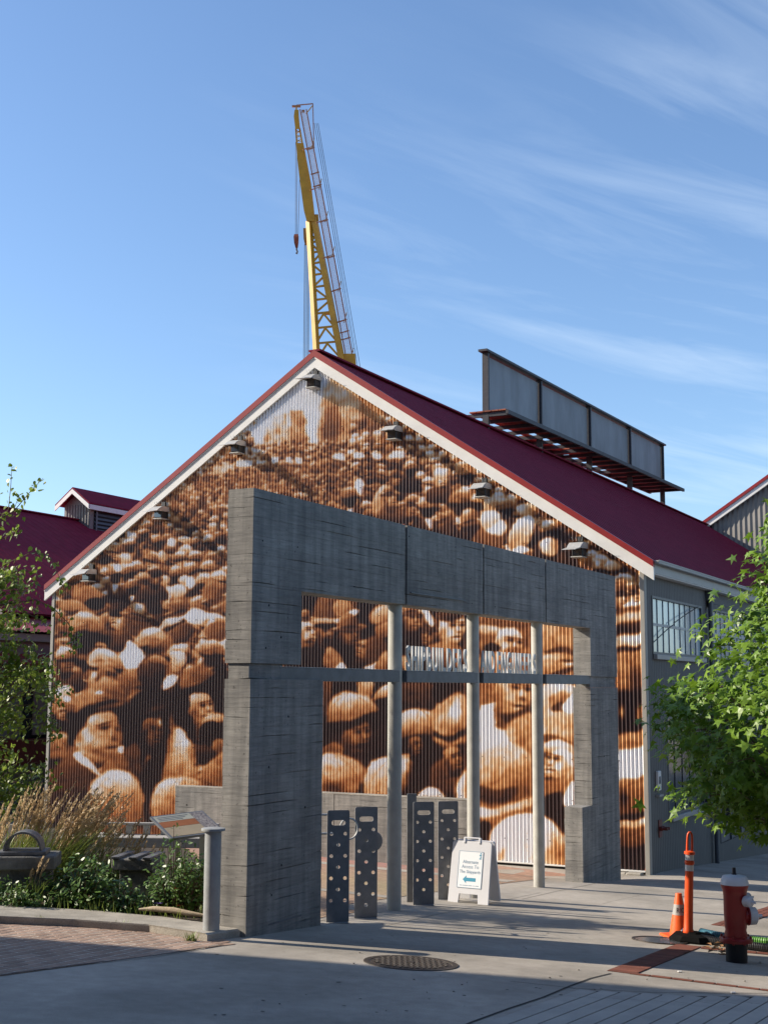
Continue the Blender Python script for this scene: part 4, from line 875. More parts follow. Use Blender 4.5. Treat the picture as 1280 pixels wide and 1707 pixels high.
# ---------------------------------------------------------------- floodlights along the verge
def floodlight(u, z, label):
    t = thing('floodlight', label, 'floodlight', wrld((0, u, z), CORNER), PHI, 'floodlights under the verge')
    MB().box(-.30, -.045, -.12, .12, -.13, .1, .012).obj('housing', mt['flood_dark'], t)
    MB().box(-.315, -.301, -.1, .1, -.11, .06).obj('reflector', mt['pane_dark'], t)
    MB().box(-.33, -.05, -.14, .14, -.16, -.135, .006).obj('lower_rail', mt['flood'], t)
    hood = MB(); P = [(-.06, .19), (-.2, .2), (-.34, .185), (-.46, .12), (-.54, .06), (-.82, .0), (-.83, -.012), (-.54, .04), (-.43, .10), (-.33, .165), (-.2, .18), (-.06, .17)]
    hood.add([(x, -.15, z_-.03) for x, z_ in P]+[(x, .15, z_-.03) for x, z_ in P], [tuple(range(12)), tuple(range(12, 24))[::-1]]+[(i, (i+1) % 12, 12+(i+1) % 12, 12+i) for i in range(12)])
    hood.obj('hood', mt['flood'], t)
    for s_ in (-.16, .15): MB().add([(-.06, s_, .15), (-.34, s_, .15), (-.44, s_, .09), (-.48, s_, .02), (-.06, s_, .04), (-.06, s_+.01, .15), (-.34, s_+.01, .15), (-.44, s_+.01, .09), (-.48, s_+.01, .02), (-.06, s_+.01, .04)], [(0, 1, 2, 3, 4), (9, 8, 7, 6, 5)]+[(i, (i+1) % 5, 5+(i+1) % 5, 5+i) for i in range(5)]).obj('side_plate', mt['flood'], t)
    MB().box(-.1, .0, -.06, .06, -.1, .3).obj('bracket', mt['flood_dark'], t)
    sp = MB()
    for a in (-.1, -.04, .02, .08): sp.tube((-.3, a, .19), (-.34+a*.3, a*1.5, .28), .004, n=4)
    sp.obj('bird_spikes', mt['galv'], t)
for u, z, lb in ((14.62, 2.80, 'grey floodlight lowest on the left verge of the mural gable'), (12.36, 4.30, 'grey floodlight second up the left verge of the mural gable'), (10.08, 5.80, 'grey floodlight third up the left verge, nearest the gable peak on that side'), (7.94, 7.22, 'grey hooded floodlight right under the peak of the mural gable'), (5.76, 5.78, 'grey floodlight highest on the right verge of the mural gable'), (3.55, 4.30, 'grey floodlight middle one on the right verge of the mural gable'), (1.34, 2.88, 'grey floodlight lowest on the right verge above the concrete portal')):
    floodlight(u, z, lb)

# ---------------------------------------------------------------- sign seen from behind on the ridge
mt['sign_back'] = add_random_tint(M('sign_back', (.235, .265, .30), .6, .1, 0, 1.2, 0, 60, (.17, .19, .215), .4, 'Object', (1, 1, .35)), .08)
mt['rust'] = add_random_tint(M('rusty_plank', (.36, .10, .05), .8, 0, 0, 4, .3, 40, (.16, .05, .03)), .35)
mt['dark_steel'] = M('dark_steel', (.045, .045, .055), .55, .3, .3, 6)
sg = thing('roof_sign', 'long grey billboard seen from behind on a rusty platform over the maroon roof', 'sign', wrld((0, WID/2, 0), CORNER), PHI)
xa, xb = 10.35, 30.2; ztop = lambda x: 10.42+(x-xa)*.018; zlo = lambda x: 8.56+(x-xa)*.022
bays = [10.35, 15.0, 20.2, 25.3, 30.2]
for a, b in zip(bays[:-1], bays[1:]):
    MB().add([(a+.08, .03, zlo(a)), (b-.08, .03, zlo(b)), (b-.08, .03, ztop(b)-.1), (a+.08, .03, ztop(a)-.1), (a+.08, .07, zlo(a)), (b-.08, .07, zlo(b)), (b-.08, .07, ztop(b)-.1), (a+.08, .07, ztop(a)-.1)], [(0, 1, 2, 3), (7, 6, 5, 4), (0, 4, 5, 1), (2, 6, 7, 3), (0, 3, 7, 4), (1, 5, 6, 2)]).obj('sign_panel', mt['sign_back'], sg)
    MB().beam((a+.09, .0, zlo(a)+.06), (a+.09, .0, ztop(a)-.12), .06).obj('panel_stiffener', mt['sign_back'], sg)
for x in bays: MB().box(x-.05, x+.05, -.1, .1, 7.9, ztop(x)-.02).obj('post', mt['dark_steel'], sg)
MB().beam((xa-.25, 0, ztop(xa)), (xb+.25, 0, ztop(xb)), .3, .07).obj('top_rail', mt['dark_steel'], sg)
pz = lambda x: 8.42+(x-10.35)*.017
MB().beam((xa-.1, -.74, pz(xa)), (xb+.8, -.74, pz(xb+.8)), .09, .13).obj('edge_beam', mt['dark_steel'], sg)
MB().beam((xa-.1, .78, pz(xa)), (xb+.8, .78, pz(xb+.8)), .09, .13).obj('edge_beam', mt['dark_steel'], sg)
x = xa; random.seed(3)
while x < xb+.8:
    MB().beam((x, -.74, pz(x)-.03), (x, .78, pz(x)-.03), .09, .12).obj('joist', mt['dark_steel'], sg); x += 1.12
for y in np.arange(-.70, .70, .25):
    x = xa-.1
    while x < xb+.75:
        L = random.uniform(3.2, 5.); e = min(x+L, xb+.8)
        if random.random() < .93: MB().add([(x, y, pz(x)+.06), (e-.02, y, pz(e)+.06), (e-.02, y+.225, pz(e)+.06), (x, y+.225, pz(x)+.06), (x, y, pz(x)+.1), (e-.02, y, pz(e)+.1), (e-.02, y+.225, pz(e)+.1), (x, y+.225, pz(x)+.1)], [(0, 1, 2, 3), (4, 5, 6, 7), (0, 1, 5, 4), (2, 3, 7, 6), (0, 3, 7, 4), (1, 2, 6, 5)]).obj('plank', mt['rust'], sg)
        x = e

# ---------------------------------------------------------------- shed behind on the left, with a ridge vent
mt['pink_roof'] = M('sunlit_red_roof', (.30, .05, .06), .6, 0, .2, 3)  # paler than the maroon: the lean-to's sunlit pink put into the colour
LS = thing('side_shed', 'maroon roofed shed with a louvred roof vent behind the left of the mural', 'building', wrld((3.5, 21.2, 0), CORNER), PHI)
roof_side(-1, LS, 16., 0, 46, 2.2, 6.91, mt['maroon'], .3, rib=.006); roof_side(1, LS, 16., 0, 46, 2.2, 6.91, mt['maroon'], .3, rib=.006)
MB().box(.15, 46, 0.02, 16, -4.5, 2.3).add([(.15, .02, 2.29), (.15, 16, 2.29), (.15, 8, 6.85), (.35, .02, 2.29), (.35, 16, 2.29), (.35, 8, 6.85)], [(0, 1, 2), (3, 5, 4), (0, 2, 5, 3), (1, 4, 5, 2)]).obj('wall', mt['grey_wall'], LS)
MB().box(-.05, 46, 7.85, 8.15, 6.9, 6.95).obj('ridge_cap', mt['maroon'], LS)
cx0, cx1 = 12.6, 17.6; cu0, cu1 = 7.3, 8.7
vt = MB().box(cx0, cx1, cu0, cu1, 5.9, 7.55).obj('roof_vent', mt['grey_wall'], LS)
for k in range(9): MB().box(cx0-.03, cx0-.001, cu0+.05+k*.15, cu0+.10+k*.15, 6.0, 7.55).obj('vent_rib', mt['grey_wall'], vt)
MB().add([(cx0, cu0, 7.549), (cx0, cu1, 7.549), (cx0, 8, 8.1), (cx1, cu0, 7.549), (cx1, cu1, 7.549), (cx1, 8, 8.1)], [(0, 1, 2), (3, 5, 4), (0, 2, 5, 3), (1, 4, 5, 2)]).obj('vent_gable', mt['grey_wall'], vt)
for s_ in (-1, 1):
    e_ = 8+s_*.92; a = [(cx0-.35, 8, 8.22), (cx0-.35, e_, 7.52), (cx1+.3, e_, 7.52), (cx1+.3, 8, 8.22)]
    MB().add(a+[(x, y, z+.06) for x, y, z in a], [(0, 1, 2, 3), (7, 6, 5, 4), (0, 1, 5, 4), (1, 2, 6, 5), (2, 3, 7, 6), (3, 0, 4, 7)]).obj('vent_roof', mt['maroon'], vt)
    MB().add([(cx0-.37, 8, 8.0), (cx0-.37, e_, 7.3), (cx0-.37, e_, 7.5), (cx0-.37, 8, 8.2), (cx0-.33, 8, 8.0), (cx0-.33, e_, 7.3), (cx0-.33, e_, 7.5), (cx0-.33, 8, 8.2)], [(0, 1, 2, 3), (7, 6, 5, 4), (0, 1, 5, 4), (1, 2, 6, 5), (2, 3, 7, 6), (3, 0, 4, 7)]).obj('vent_trim', mt['white'], vt)
MB().box(cx0-.3, cx1+.2, cu0-.23, cu0-.19, 7.3, 7.5).obj('vent_trim', mt['white'], vt)
MB().box(cx0+.25, cx1-.1, cu0-.02, cu0-.004, 6.0, 7.3).obj('louvre_recess', mt['dark'], vt)
for k in range(7):
    z = 6.08+k*.17
    MB().add([(cx0+.25, cu0-.07, z), (cx1-.1, cu0-.07, z), (cx1-.1, cu0-.022, z+.1), (cx0+.25, cu0-.022, z+.1)], [(0, 1, 2, 3)]).obj('louvre', mt['frame'], vt)
for x in (cx0+.3, (cx0+cx1)/2, cx1-.2): MB().box(x, x+.09, cu0-.09, cu0-.072, 6.0, 7.3).obj('louvre_post', mt['frame'], vt)
# lean-to along its side, facing the gap
lo = MB(); xs_ = np.arange(-3.4, 30, .1)
V = [(x, y, z+(.02 if i % 2 else 0)) for y, z in ((-1.65, 1.56), (.3, 2.2)) for i, x in enumerate(xs_)]; n_ = len(xs_)
lo.add(V, [(i, i+1, n_+i+1, n_+i) for i in range(n_-1)]).obj('lean_to_roof', mt['pink_roof'], LS)
MB().box(-3.4, 30, -1.55, -1.5, 1.28, 1.5).obj('lean_to_fascia', mt['trim'], LS)
mt['pink_wall'] = M('pink_grey_cladding', (.24, .17, .165), .7, 0, .15, 3)
MB().box(-3.3, 30, -1.45, .0, .05, 1.5).obj('upper_wall', mt['pink_wall'], LS)
MB().add([(-3.3, -1.9, .62), (30, -1.9, .62), (30, -1.46, .9), (-3.3, -1.46, .9), (-3.3, -1.9, .58), (30, -1.9, .58), (30, -1.46, .86), (-3.3, -1.46, .86)], [(0, 1, 2, 3), (7, 6, 5, 4), (0, 1, 5, 4), (1, 2, 6, 5), (2, 3, 7, 6), (3, 0, 4, 7)]).obj('awning', mt['red'], LS)
for x in np.arange(-2.8, 20, 2.6):
    MB().box(x, x+1.5, -1.30, -1.28, -1.6, .049).obj('opening', mt['dark'], LS); MB().box(x+.4, x+1.1, -1.36, -1.31, -1.5, .04).obj('shutter', mt['pink_wall'], LS)
MB().box(-3.3, 30, -1.27, .0, -1.6, .049).obj('middle_wall', mt['grey_wall'], LS)
MB().box(-3.3, 30, -1.5, -1.2, -2.35, -1.601).obj('red_band', mt['red_metal'], LS)
MB().box(-3.3, 30, -1.25, .0, -4.6, -2.351).obj('lower_wall', mt['grey_wall'], LS)
# ---------------------------------------------------------------- grey gable beyond the roof on the right
RG = thing('far_shed', 'grey corrugated gable with red and white verge beyond the maroon roof', 'building', wrld((38, -5.9, 0), CORNER), PHI)
rz = lambda u: 13.95-abs(u-5)*.654
gs = MB(); U = np.linspace(-3.4, 13.6, 137)
V = [(0 if i % 2 else .04, u, z) for z in (0, 1) for i, u in enumerate(U)]
gv = [(x, u, (-4 if z == 0 else rz(u)-.1)) for x, u, z in V]; gs.add(gv, [(i, i+1, 138+i, 137+i) for i in range(136)]).obj('gable_sheet', mt['grey_wall'], RG)
def slab(name, mat, z0, z1, x0, x1, ua, ub):
    A_ = [(ua, rz(ua)+z0), (ub, rz(ub)+z0), (ub, rz(ub)+z1), (ua, rz(ua)+z1)]; V = [(x0, a, b) for a, b in A_]+[(x1, a, b) for a, b in A_]
    MB().add(V, [(0, 1, 2, 3), (7, 6, 5, 4), (0, 4, 5, 1), (1, 5, 6, 2), (2, 6, 7, 3), (3, 7, 4, 0)]).obj(name, mat, RG)
for a, b in ((-3.6, 5.), (5., 14.)):
    slab('verge_board', mt['white'], -.34, -.06, -.2, -.05, a, b); slab('roof_edge', mt['red'], -.055, .12, -.25, 0, a, b); slab('roof_sheet', mt['maroon'], -.05, .1, 0.01, 20, a, b)
MB().box(.2, 20, -3.3, 13.4, -4, 8.0).obj('body_wall', mt['grey_wall'], RG)
# ---------------------------------------------------------------- concrete portal
portal = thing('concrete_portal', 'tall board-marked concrete portal with three pale columns and a lettered crossbar', 'gateway', PORTAL, PHI)
THK = .335
random.seed(21)
def course_mesh(x0, x1, y0, y1, z0, z1, off):
    per = []
    for (ax, ay), (bx, by) in zip(((x0, y0), (x1, y0), (x1, y1), (x0, y1)), ((x1, y0), (x1, y1), (x0, y1), (x0, y0))):
        L = math.hypot(bx-ax, by-ay); k = max(2, int(L/.17)); nx, ny = (by-ay)/L, -(bx-ax)/L
        for i in range(k): per.append((ax+(bx-ax)*i/k, ay+(by-ay)*i/k, nx, ny))
    n = len(per); V = []; run = 0; cur = .002
    notch = []
    for i in range(n):
        if run <= 0: run = random.randint(1, 4); cur = random.choice((.0003, .0003, .0003, .0003, .0004, .0005, .0015, .004, .006, .014, .022))
        notch.append(cur); run -= 1
    o_ = [random.uniform(-.0012, .0012) for _ in range(n)]
    cx, cy = (x0+x1)/2, (y0+y1)/2
    def push(p, d): return (p[0]+(d if p[0] < cx-1e-4 and abs(p[0]-x0) < 1e-6 else (-d if abs(p[0]-x1) < 1e-6 else 0)), p[1]+(d if abs(p[1]-y0) < 1e-6 else (-d if abs(p[1]-y1) < 1e-6 else 0)))
    hgt = [.0008+ (.004+.009*random.random() if notch[i] > .01 else 0) for i in range(n)]
    for lev in range(4):
        for i, p in enumerate(per):
            d = {0: notch[i]-off, 1: -off+o_[i], 2: -off+o_[i], 3: -off+.0003}[lev]
            x, y = push(p, d); z = {0: z0, 1: z0+hgt[i], 2: z1-.003, 3: z1-.0005}[lev]
            V.append((x, y, z))
    F = [(l*n+i, l*n+(i+1) % n, (l+1)*n+(i+1) % n, (l+1)*n+i) for l in range(3) for i in range(n)]
    F += [tuple(range(n))[::-1], tuple(range(3*n, 4*n))]
    return MB().add(V, F).mesh('board_course', mt['board'])
def block(name, x0, x1, z0, z1, y0=0., y1=THK, step=.106, zref=2.197, parent=portal):
    core = MB().box(x0+.02, x1-.02, y0+.02, y1-.02, z0+.012, z1-.012).obj(name, mt['joint'], parent)
    z = z1
    while z > z0+.03:
        k = math.floor((zref-z+1e-4)/step)+1; zn = max(z0, zref-k*step)
        if z-zn < .02: zn = max(z0, zn-step)
        if zn-z0 < .03: zn = z0
        link('board_course', course_mesh(x0, x1, y0, y1, zn, z, random.uniform(0, .0035)), core); z = zn
    return core
J1, J2, J3, XR = 3.80, 6.466, 9.171, 13.10
ZT, ZB = 2.197, 1.105
zgl = min(ground(*pw(0, 0)), ground(*pw(1.6, 0)))-.12; zgr = ground(*pw(XR, 0))-.15
for a, b in ((0, J1-.035), (J1+.035, J2-.03), (J2+.03, J3-.03), (J3+.03, XR)): block('beam_panel', a, b, ZB, ZT)
block('upper_pier', 0, 1.06, .246, ZB-.001)
block('pier_neck', .02, .71, .074, .245, .035, THK-.035)
block('lower_pier', .0, 1.585, zgl, .073)
block('upper_pier', 11.5, XR, .20, ZB-.001)
block('pier_neck', 11.52, XR-.02, .0, .199, .03, THK-.03)
block('lower_pier', 11.46, XR, -2.156, -.001)
block('pier_base', 10.9, XR, zgr, -2.157)
for x in (J1, J2, J3):
    MB().box(x-.03, x+.03, .07, THK-.07, ZB+.01, ZT-.01).obj('panel_joint', mt['joint'], portal)
MB().box(J1-.05, J1+.01, -.0, THK, ZT+.001, ZT+.012).obj('joint_cap', mt['rust'], portal)
# cast-in tie holes: small dark plugs; a steel strip cast into the second panel
mt['hole'] = M('tie_hole', (.02, .02, .022), .9)
th_ = MB(); random.seed(8)
for x in np.arange(.35, 13.0, .72):
    for z in (1.25, 1.62, 2.05):
        if min(abs(x-J) for J in (J1, J2, J3)) < .12 or random.random() < .62: continue
        q = x+random.uniform(-.2, .2); r = random.uniform(.006, .011); th_.tube((q, -.0055, z), (q, .01, z), r, n=8)
for x, z in ((.35, .9), (.62, .55), (.3, .42), (.8, -.35), (.4, -.9), (1.2, -1.4), (.7, -2.0), (.5, -2.3), (11.9, .6), (12.5, -.5), (12.2, -1.3), (11.4, -2.6), (12.4, -2.8)): th_.tube((x, -.0055, z), (x, .01, z), .013, n=8)
tag(th_.obj('tie_holes', mt['hole'], portal), kind='stuff')
MB().box(J1+.12, J1+1.95, -.02, .0, ZB+.165, ZB+.18).obj('cast_in_strip', mt['bar'], portal)
MB().box(.45, 1.15, -.004, .001, -2.62, -2.60).obj('cast_in_strip', mt['bar'], portal)
# columns, crossbar and letters
for x in (3.79, 6.412, 9.134):
    p = pw(x, .16); MB().lathe([(.096, ground(*p)-.05), (.096, ZB-.002)], 28, (x, .16, 0), 'z').obj('column', mt['column'], portal, True)
bt, bb = .213, .055
for a, b in ((.66, 3.685), (3.895, 6.308), (6.516, 9.03), (9.238, 11.54)):
    MB().box(a, b, .03, .20, bb, bt, .005).obj('crossbar', mt['bar'], portal)
    MB().box(a, b, .026, .205, bt+.0005, bt+.006).obj('crossbar_cap', mt['letter'], portal)
def text_mesh(s, name, size, depth, sx=1., mat=None, bold=0.):
    c = bpy.data.curves.new(name, 'FONT'); c.body = s; c.size = size; c.extrude = depth/2; c.align_x = 'LEFT'; c.offset = bold
    o = bpy.data.objects.new(name, c); COL.objects.link(o); dg = bpy.context.evaluated_depsgraph_get()
    m = bpy.data.meshes.new_from_object(o.evaluated_get(dg)); bpy.data.objects.remove(o); bpy.data.curves.remove(c)
    m.name = name
    for v in m.vertices: v.co.x *= sx
    m.materials.clear()
    if mat: m.materials.append(mat)
    xs = [v.co.x for v in m.vertices]; return m, (min(xs) if xs else 0), (max(xs) if xs else 0)
def letters(word, xa, xb, z, h):
    info = []
    for ch in word:
        m, a, b = text_mesh(ch, 'letter', h/.73, .024, .5, mt['letter'], .009); info.append([m, a, b])
    tot = sum(b-a for _, a, b in info); gap = (xb-xa-tot)/(len(word)-1)
    if gap < .02:
        k = (xb-xa-.022*(len(word)-1))/tot; gap = .022
        for it in info:
            for v in it[0].vertices: v.co.x *= k
            it[1] *= k; it[2] *= k
    x = xa
    for m, a, b in info:
        o = link('letter', m, portal, (x-a, .05, z), (math.pi/2, 0, 0)); x += b-a+gap
letters('SHIPBUILDERS', 3.919, 5.924, bt+.008, .345)
letters('AND', 6.454, 6.997, bt+.008, .345); letters('ENGINEERS', 7.118, 8.765, bt+.008, .345)

# ---------------------------------------------------------------- low concrete wall behind
lwo = wrld((-3.55, 0, 0), CORNER)
lw = thing('low_wall', 'low board-marked concrete wall behind the portal in front of the mural', 'wall', lwo, PHI)
block('wall_panel', 0, .3, -3.62, -2.13, 2.4, 5.32, .106, -2.13, lw); block('wall_panel', 0, .3, -3.62, -2.13, 5.34, 9.2, .106, -2.13, lw)
MB().box(-.004, .304, 2.39, 9.21, -2.129, -2.115).obj('coping', mt['kerb'], lw)
th_ = MB()
for y in (2.9, 3.7, 4.6, 6.2, 8.9):
    for z in (-2.5, -3.1): th_.tube((-.006, y, z), (.01, y, z), .018, n=8)
tag(th_.obj('tie_holes', mt['hole'], lw), kind='stuff')

# ---------------------------------------------------------------- perforated steel plates
def plate_mesh(w, h, t, slot, holes, corner=.03):
    """rounded plate standing in the x-z plane with round holes and a hand slot (built as a triangulated outline)"""
    c = bpy.data.curves.new('plate', 'CURVE'); c.dimensions = '2D'; c.fill_mode = 'BOTH'; c.extrude = t/2
    def loop(pts):
        s = c.splines.new('POLY'); s.points.add(len(pts)-1)
        for p, q in zip(s.points, pts): p.co = (q[0], q[1], 0, 1)
        s.use_cyclic_u = True
    def rr(cx, cy, w_, h_, r):
        out = []
        for sx, sy, a in ((1, 1, 0), (-1, 1, 90), (-1, -1, 180), (1, -1, 270)):
            for k in range(5): q = R(a+k*22.5); out.append((cx+sx*(w_/2-r)+r*math.cos(q), cy+sy*(h_/2-r)+r*math.sin(q)))
        return out
    loop(rr(0, h/2, w, h, corner))
    if slot: loop(rr(slot[0], slot[1], slot[2], slot[3], slot[3]*.46)[::-1])
    for x, z, r in holes: loop([(x+r*math.cos(a), z+r*math.sin(a)) for a in np.linspace(0, 2*math.pi, 17)[:-1]][::-1])
    o = bpy.data.objects.new('plate', c); COL.objects.link(o); dg = bpy.context.evaluated_depsgraph_get()
    m = bpy.data.meshes.new_from_object(o.evaluated_get(dg)); bpy.data.objects.remove(o); bpy.data.curves.remove(c); m.materials.clear(); m.materials.append(mt['plate']); m.name = 'plate'; return m
PH = 1.36; PWD = .43
def hole_rows(h):
    out = []; z = h-.28; k = 0
    while z > .16:
        if k % 2 == 0: out += [(-.1, z, .022), (.1, z, .022)]
        else: out.append((0, z, .022))
        z -= .131; k += 1
    return out
def perforated(px, py, top, wpx, label, turn=0.):
    p = G(px, py); p.z = ground(p.x, p.y)
    h = (at(px, top, p.y)-p).z; w = wpx*p.y/FPX/math.cos(R(turn))*1.
    t = thing('perforated_plate', label, 'bike stand', p, R(turn), 'perforated steel plates in the portal')
    s = link('plate', plate_mesh(w, h, .014, (0, h-.15, w*.62, .062), [(x*w/.32, z, r) for x, z, r in hole_rows(h)], .022), t, (0, 0, 0), (math.pi/2, 0, 0))
    MB().box(-w*.45, w*.45, -.07, .07, -.03, .012, .004).obj('foot', mt['plate'], t)
    return t, w, h
t1, w1, h1 = perforated(562.5, 1539, 1351, 36, 'dark perforated steel plate closest to the near concrete pier', 12)
t2, w2, h2 = perforated(609.5, 1532, 1345.5, 36.5, 'perforated steel plate with a round disc behind it, next to the nearest column', 12)
t3, w3, h3 = perforated(706, 1510, 1337, 34, 'perforated steel plate between the nearest column and the white board', 12)
t4, w4, h4 = perforated(747, 1501, 1336, 33, 'perforated steel plate half hidden by the white sandwich board', 12)
hp = MB(); hp.path([(.16+.11*math.cos(a), .16, h1-.24+.125*math.sin(a)) for a in np.linspace(0, 2*math.pi, 29)[:-1]], .012, 8, True)
hp.tube((.05, .16, h1-.24), (.05, 0, h1-.24), .018); hp.obj('hoop', mt['galv'], t1, True)
hp = MB().tube((-.5, .5, h1-.1), (.1, .5, h1-.1), .016, n=8).tube((-.5, .5, h1-.33), (.1, .5, h1-.33), .016, n=8); hp.tube((.08, .5, h1-.4), (.08, .5, 0), .018); hp.tube((-.48, .5, h1-.05), (-.48, .5, 0), .018); hp.obj('rail', mt['galv'], t1, True)
MB().lathe([(.0, -.012), (.125, -.012), (.13, 0), (.125, .012), (.0, .012)], 30, (.11, .14, h2-.44), 'y', False).tube((.06, .14, h2-.44), (.06, .0, h2-.44), .02).obj('disc', mt['plate'], t2, True)
MB().box(-.17, -.03, .3, .314, 0, h3+.09, .006).obj('back_plate', mt['plate'], t3)

# ---------------------------------------------------------------- white sandwich board
mt['plastic'] = M('white_plastic', (.66, .66, .68), .45, 0, .05, 6)
mt['ink'] = M('blue_grey_ink', (.25, .36, .46), .6); mt['arrow'] = M('teal_ink', (.04, .28, .42), .6); mt['paper'] = M('paper', (.80, .82, .84), .6, 0, .03, 5)
pl, prr = G(746, 1503), G(813, 1510.5)
dv = (prr-pl); wS = math.hypot(dv.x, dv.y); angS = math.atan2(dv.y, dv.x)
SB = thing('sandwich_board', 'white folding sandwich board with a blue left arrow, standing in the portal', 'sign', ((pl.x+prr.x)/2, (pl.y+prr.y)/2, ground((pl.x+prr.x)/2, (pl.y+prr.y)/2)), angS)
HS = .87; ph_ = R(11); slope = Matrix.Rotation(-ph_, 4, 'X')
def leaf_panel(sgn):
    mb = MB(); w = wS/2
    prof = [(-w, 0), (-w*.5, 0), (-w*.46, .13), (w*.46, .13), (w*.5, 0), (w, 0), (w*.97, HS-.03), (w*.9, HS), (-w*.9, HS), (-w*.97, HS-.03)]
    n = len(prof); V = [(x, 0, z) for x, z in prof]+[(x, .035, z) for x, z in prof]
    mb.add(V, [tuple(range(n)), tuple(range(n, 2*n))[::-1]]+[(i, (i+1) % n, n+(i+1) % n, n+i) for i in range(n)]); return mb
fp = leaf_panel(1).obj('front_panel', mt['plastic'], SB); fp.rotation_euler = (-ph_, 0, 0)
bp = leaf_panel(1).obj('back_panel', mt['plastic'], SB, loc=(0, .42, 0)); bp.rotation_euler = (ph_, 0, 0)
hd = MB().tube((-.13, 0, HS+.045), (.13, 0, HS+.045), .011)
for s_ in (-.12, .12): hd.box(s_-.015, s_+.015, -.012, .04, HS-.03, HS+.05, .003)
ho = hd.obj('handle', mt['plastic'], SB); ho.rotation_euler = (-ph_, 0, 0)
po = MB().box(-.19, .19, -.004, -.001, .215, .725).obj('poster', mt['paper'], fp)
bd = MB()
for a in ((-.19, .19, .722, .728), (-.19, .19, .212, .218), (-.193, -.187, .212, .728), (.187, .193, .212, .728)): bd.box(a[0], a[1], -.0062, -.0045, a[2], a[3])
bd.obj('poster_border', mt['ink'], fp)
def flat_text(s, x, z, size, mat, parent, name='lettering', center=True, y=-.0055):
    m, a, b = text_mesh(s, name, size, .0012, .92, mat)
    return link(name, m, parent, (x-((a+b)/2 if center else a), y, z), (math.pi/2, 0, 0))
flat_text('Alternate', 0, .555, .07, mt['ink'], fp); flat_text('Access To', 0, .487, .07, mt['ink'], fp); flat_text('The Shipyards', 0, .418, .064, mt['ink'], fp)
fl = MB()
for a, b in ((-.15, -.11), (-.10, -.02), (-.01, .05), (.065, .09), (.10, .15)): fl.box(a, b, -.0062, -.0050, .243, .251)
fl.obj('small_print', mt['ink'], fp)
MB().add([(-.105, -.0052, .33), (-.05, -.0052, .385), (-.05, -.0052, .355), (.10, -.0052, .355), (.10, -.0052, .305), (-.05, -.0052, .305), (-.05, -.0052, .275)], [(0, 1, 2, 3, 4, 5, 6)]).obj('arrow', mt['arrow'], fp)
lg = MB()
for k in range(4): lg.box(.135+.012*(k % 2), .165, -.0062, -.0052, .622+.024*k, .639+.024*k)
lg.obj('logo', mt['arrow'], fp)
# ---------------------------------------------------------------- fire hydrant
mt['hyd_red'] = M('hydrant_red', (.33, .018, .016), .38, 0, 0, 6, .12, 50, (.25, .014, .013), .5)
mt['hyd_white'] = M('hydrant_white', (.74, .74, .76), .45, 0, .12, 9, .08, 60)
mt['hyd_black'] = M('hydrant_black', (.016, .016, .018), .5, 0, .3, 7)
hp_ = G(1228, 1604.5); hp_.z = ground(hp_.x, hp_.y)
HY = thing('fire_hydrant', 'red fire hydrant with white bonnet and caps on a black base', 'hydrant', hp_, R(8))
MB().lathe([(.115, -.05), (.115, .17), (.118, .19), (.118, .232)], 26).obj('lower_barrel', mt['hyd_black'], HY, True)
MB().lathe([(.10, .2), (.175, .215), (.178, .245), (.17, .262), (.13, .27)], 26).obj('flange', mt['hyd_red'], HY, True)
bo = MB()
for k in range(8): a = k*math.pi/4+.2; bo.tube((.155*math.cos(a), .155*math.sin(a), .2), (.155*math.cos(a), .155*math.sin(a), .285), .012, n=6)
bo.obj('flange_bolts', mt['hyd_red'], HY)
MB().lathe([(.12, .262), (.122, .3), (.112, .34), (.118, .37), (.124, .52), (.124, .70), (.128, .74), (.138, .775), (.148, .80), (.15, .825)], 28).obj('barrel', mt['hyd_red'], HY, True)
MB().lathe([(.153, .822), (.152, .838), (.146, .862), (.13, .905), (.124, .912), (.05, .925), (.0, .927)], 28).obj('bonnet', mt['hyd_white'], HY, True)
MB().lathe([(.03, .915), (.03, .935), (.022, .94), (.02, 1.0), (.0, 1.002)], 5).obj('operating_nut', mt['hyd_black'], HY)
def nozzle(name, base, dirv, r, L, capr):
    b, d = Vector(base), Vector(dirv).normalized()
    n1 = MB().tube(b, b+d*L, r*1.05, r*.95, 20).tube(b+d*L*.55, b+d*L*.75, r*1.2, r*1.2, 20).obj(name, mt['hyd_red'], HY, True)
    c = MB().tube(b+d*(L*.8), b+d*(L+.06), capr, capr*.94, 20).tube(b+d*(L+.06), b+d*(L+.075), capr*.94, capr*.7, 20).tube(b+d*(L+.07), b+d*(L+.13), capr*.26, capr*.24, 5).obj('cap', mt['hyd_white'], n1, True)
nozzle('pumper_nozzle', (.09, .0, .485), (1, -.1, 0), .085, .075, .098)
nozzle('hose_nozzle', (.05, -.08, .66), (.42, -1, 0), .046, .06, .058)
nozzle('hose_nozzle', (.07, .05, .665), (1, .35, 0), .046, .075, .056)
MB().tube((.16, -.02, .55), (.1, -.03, .64), .006, n=5).obj('chain', mt['galv'], HY)

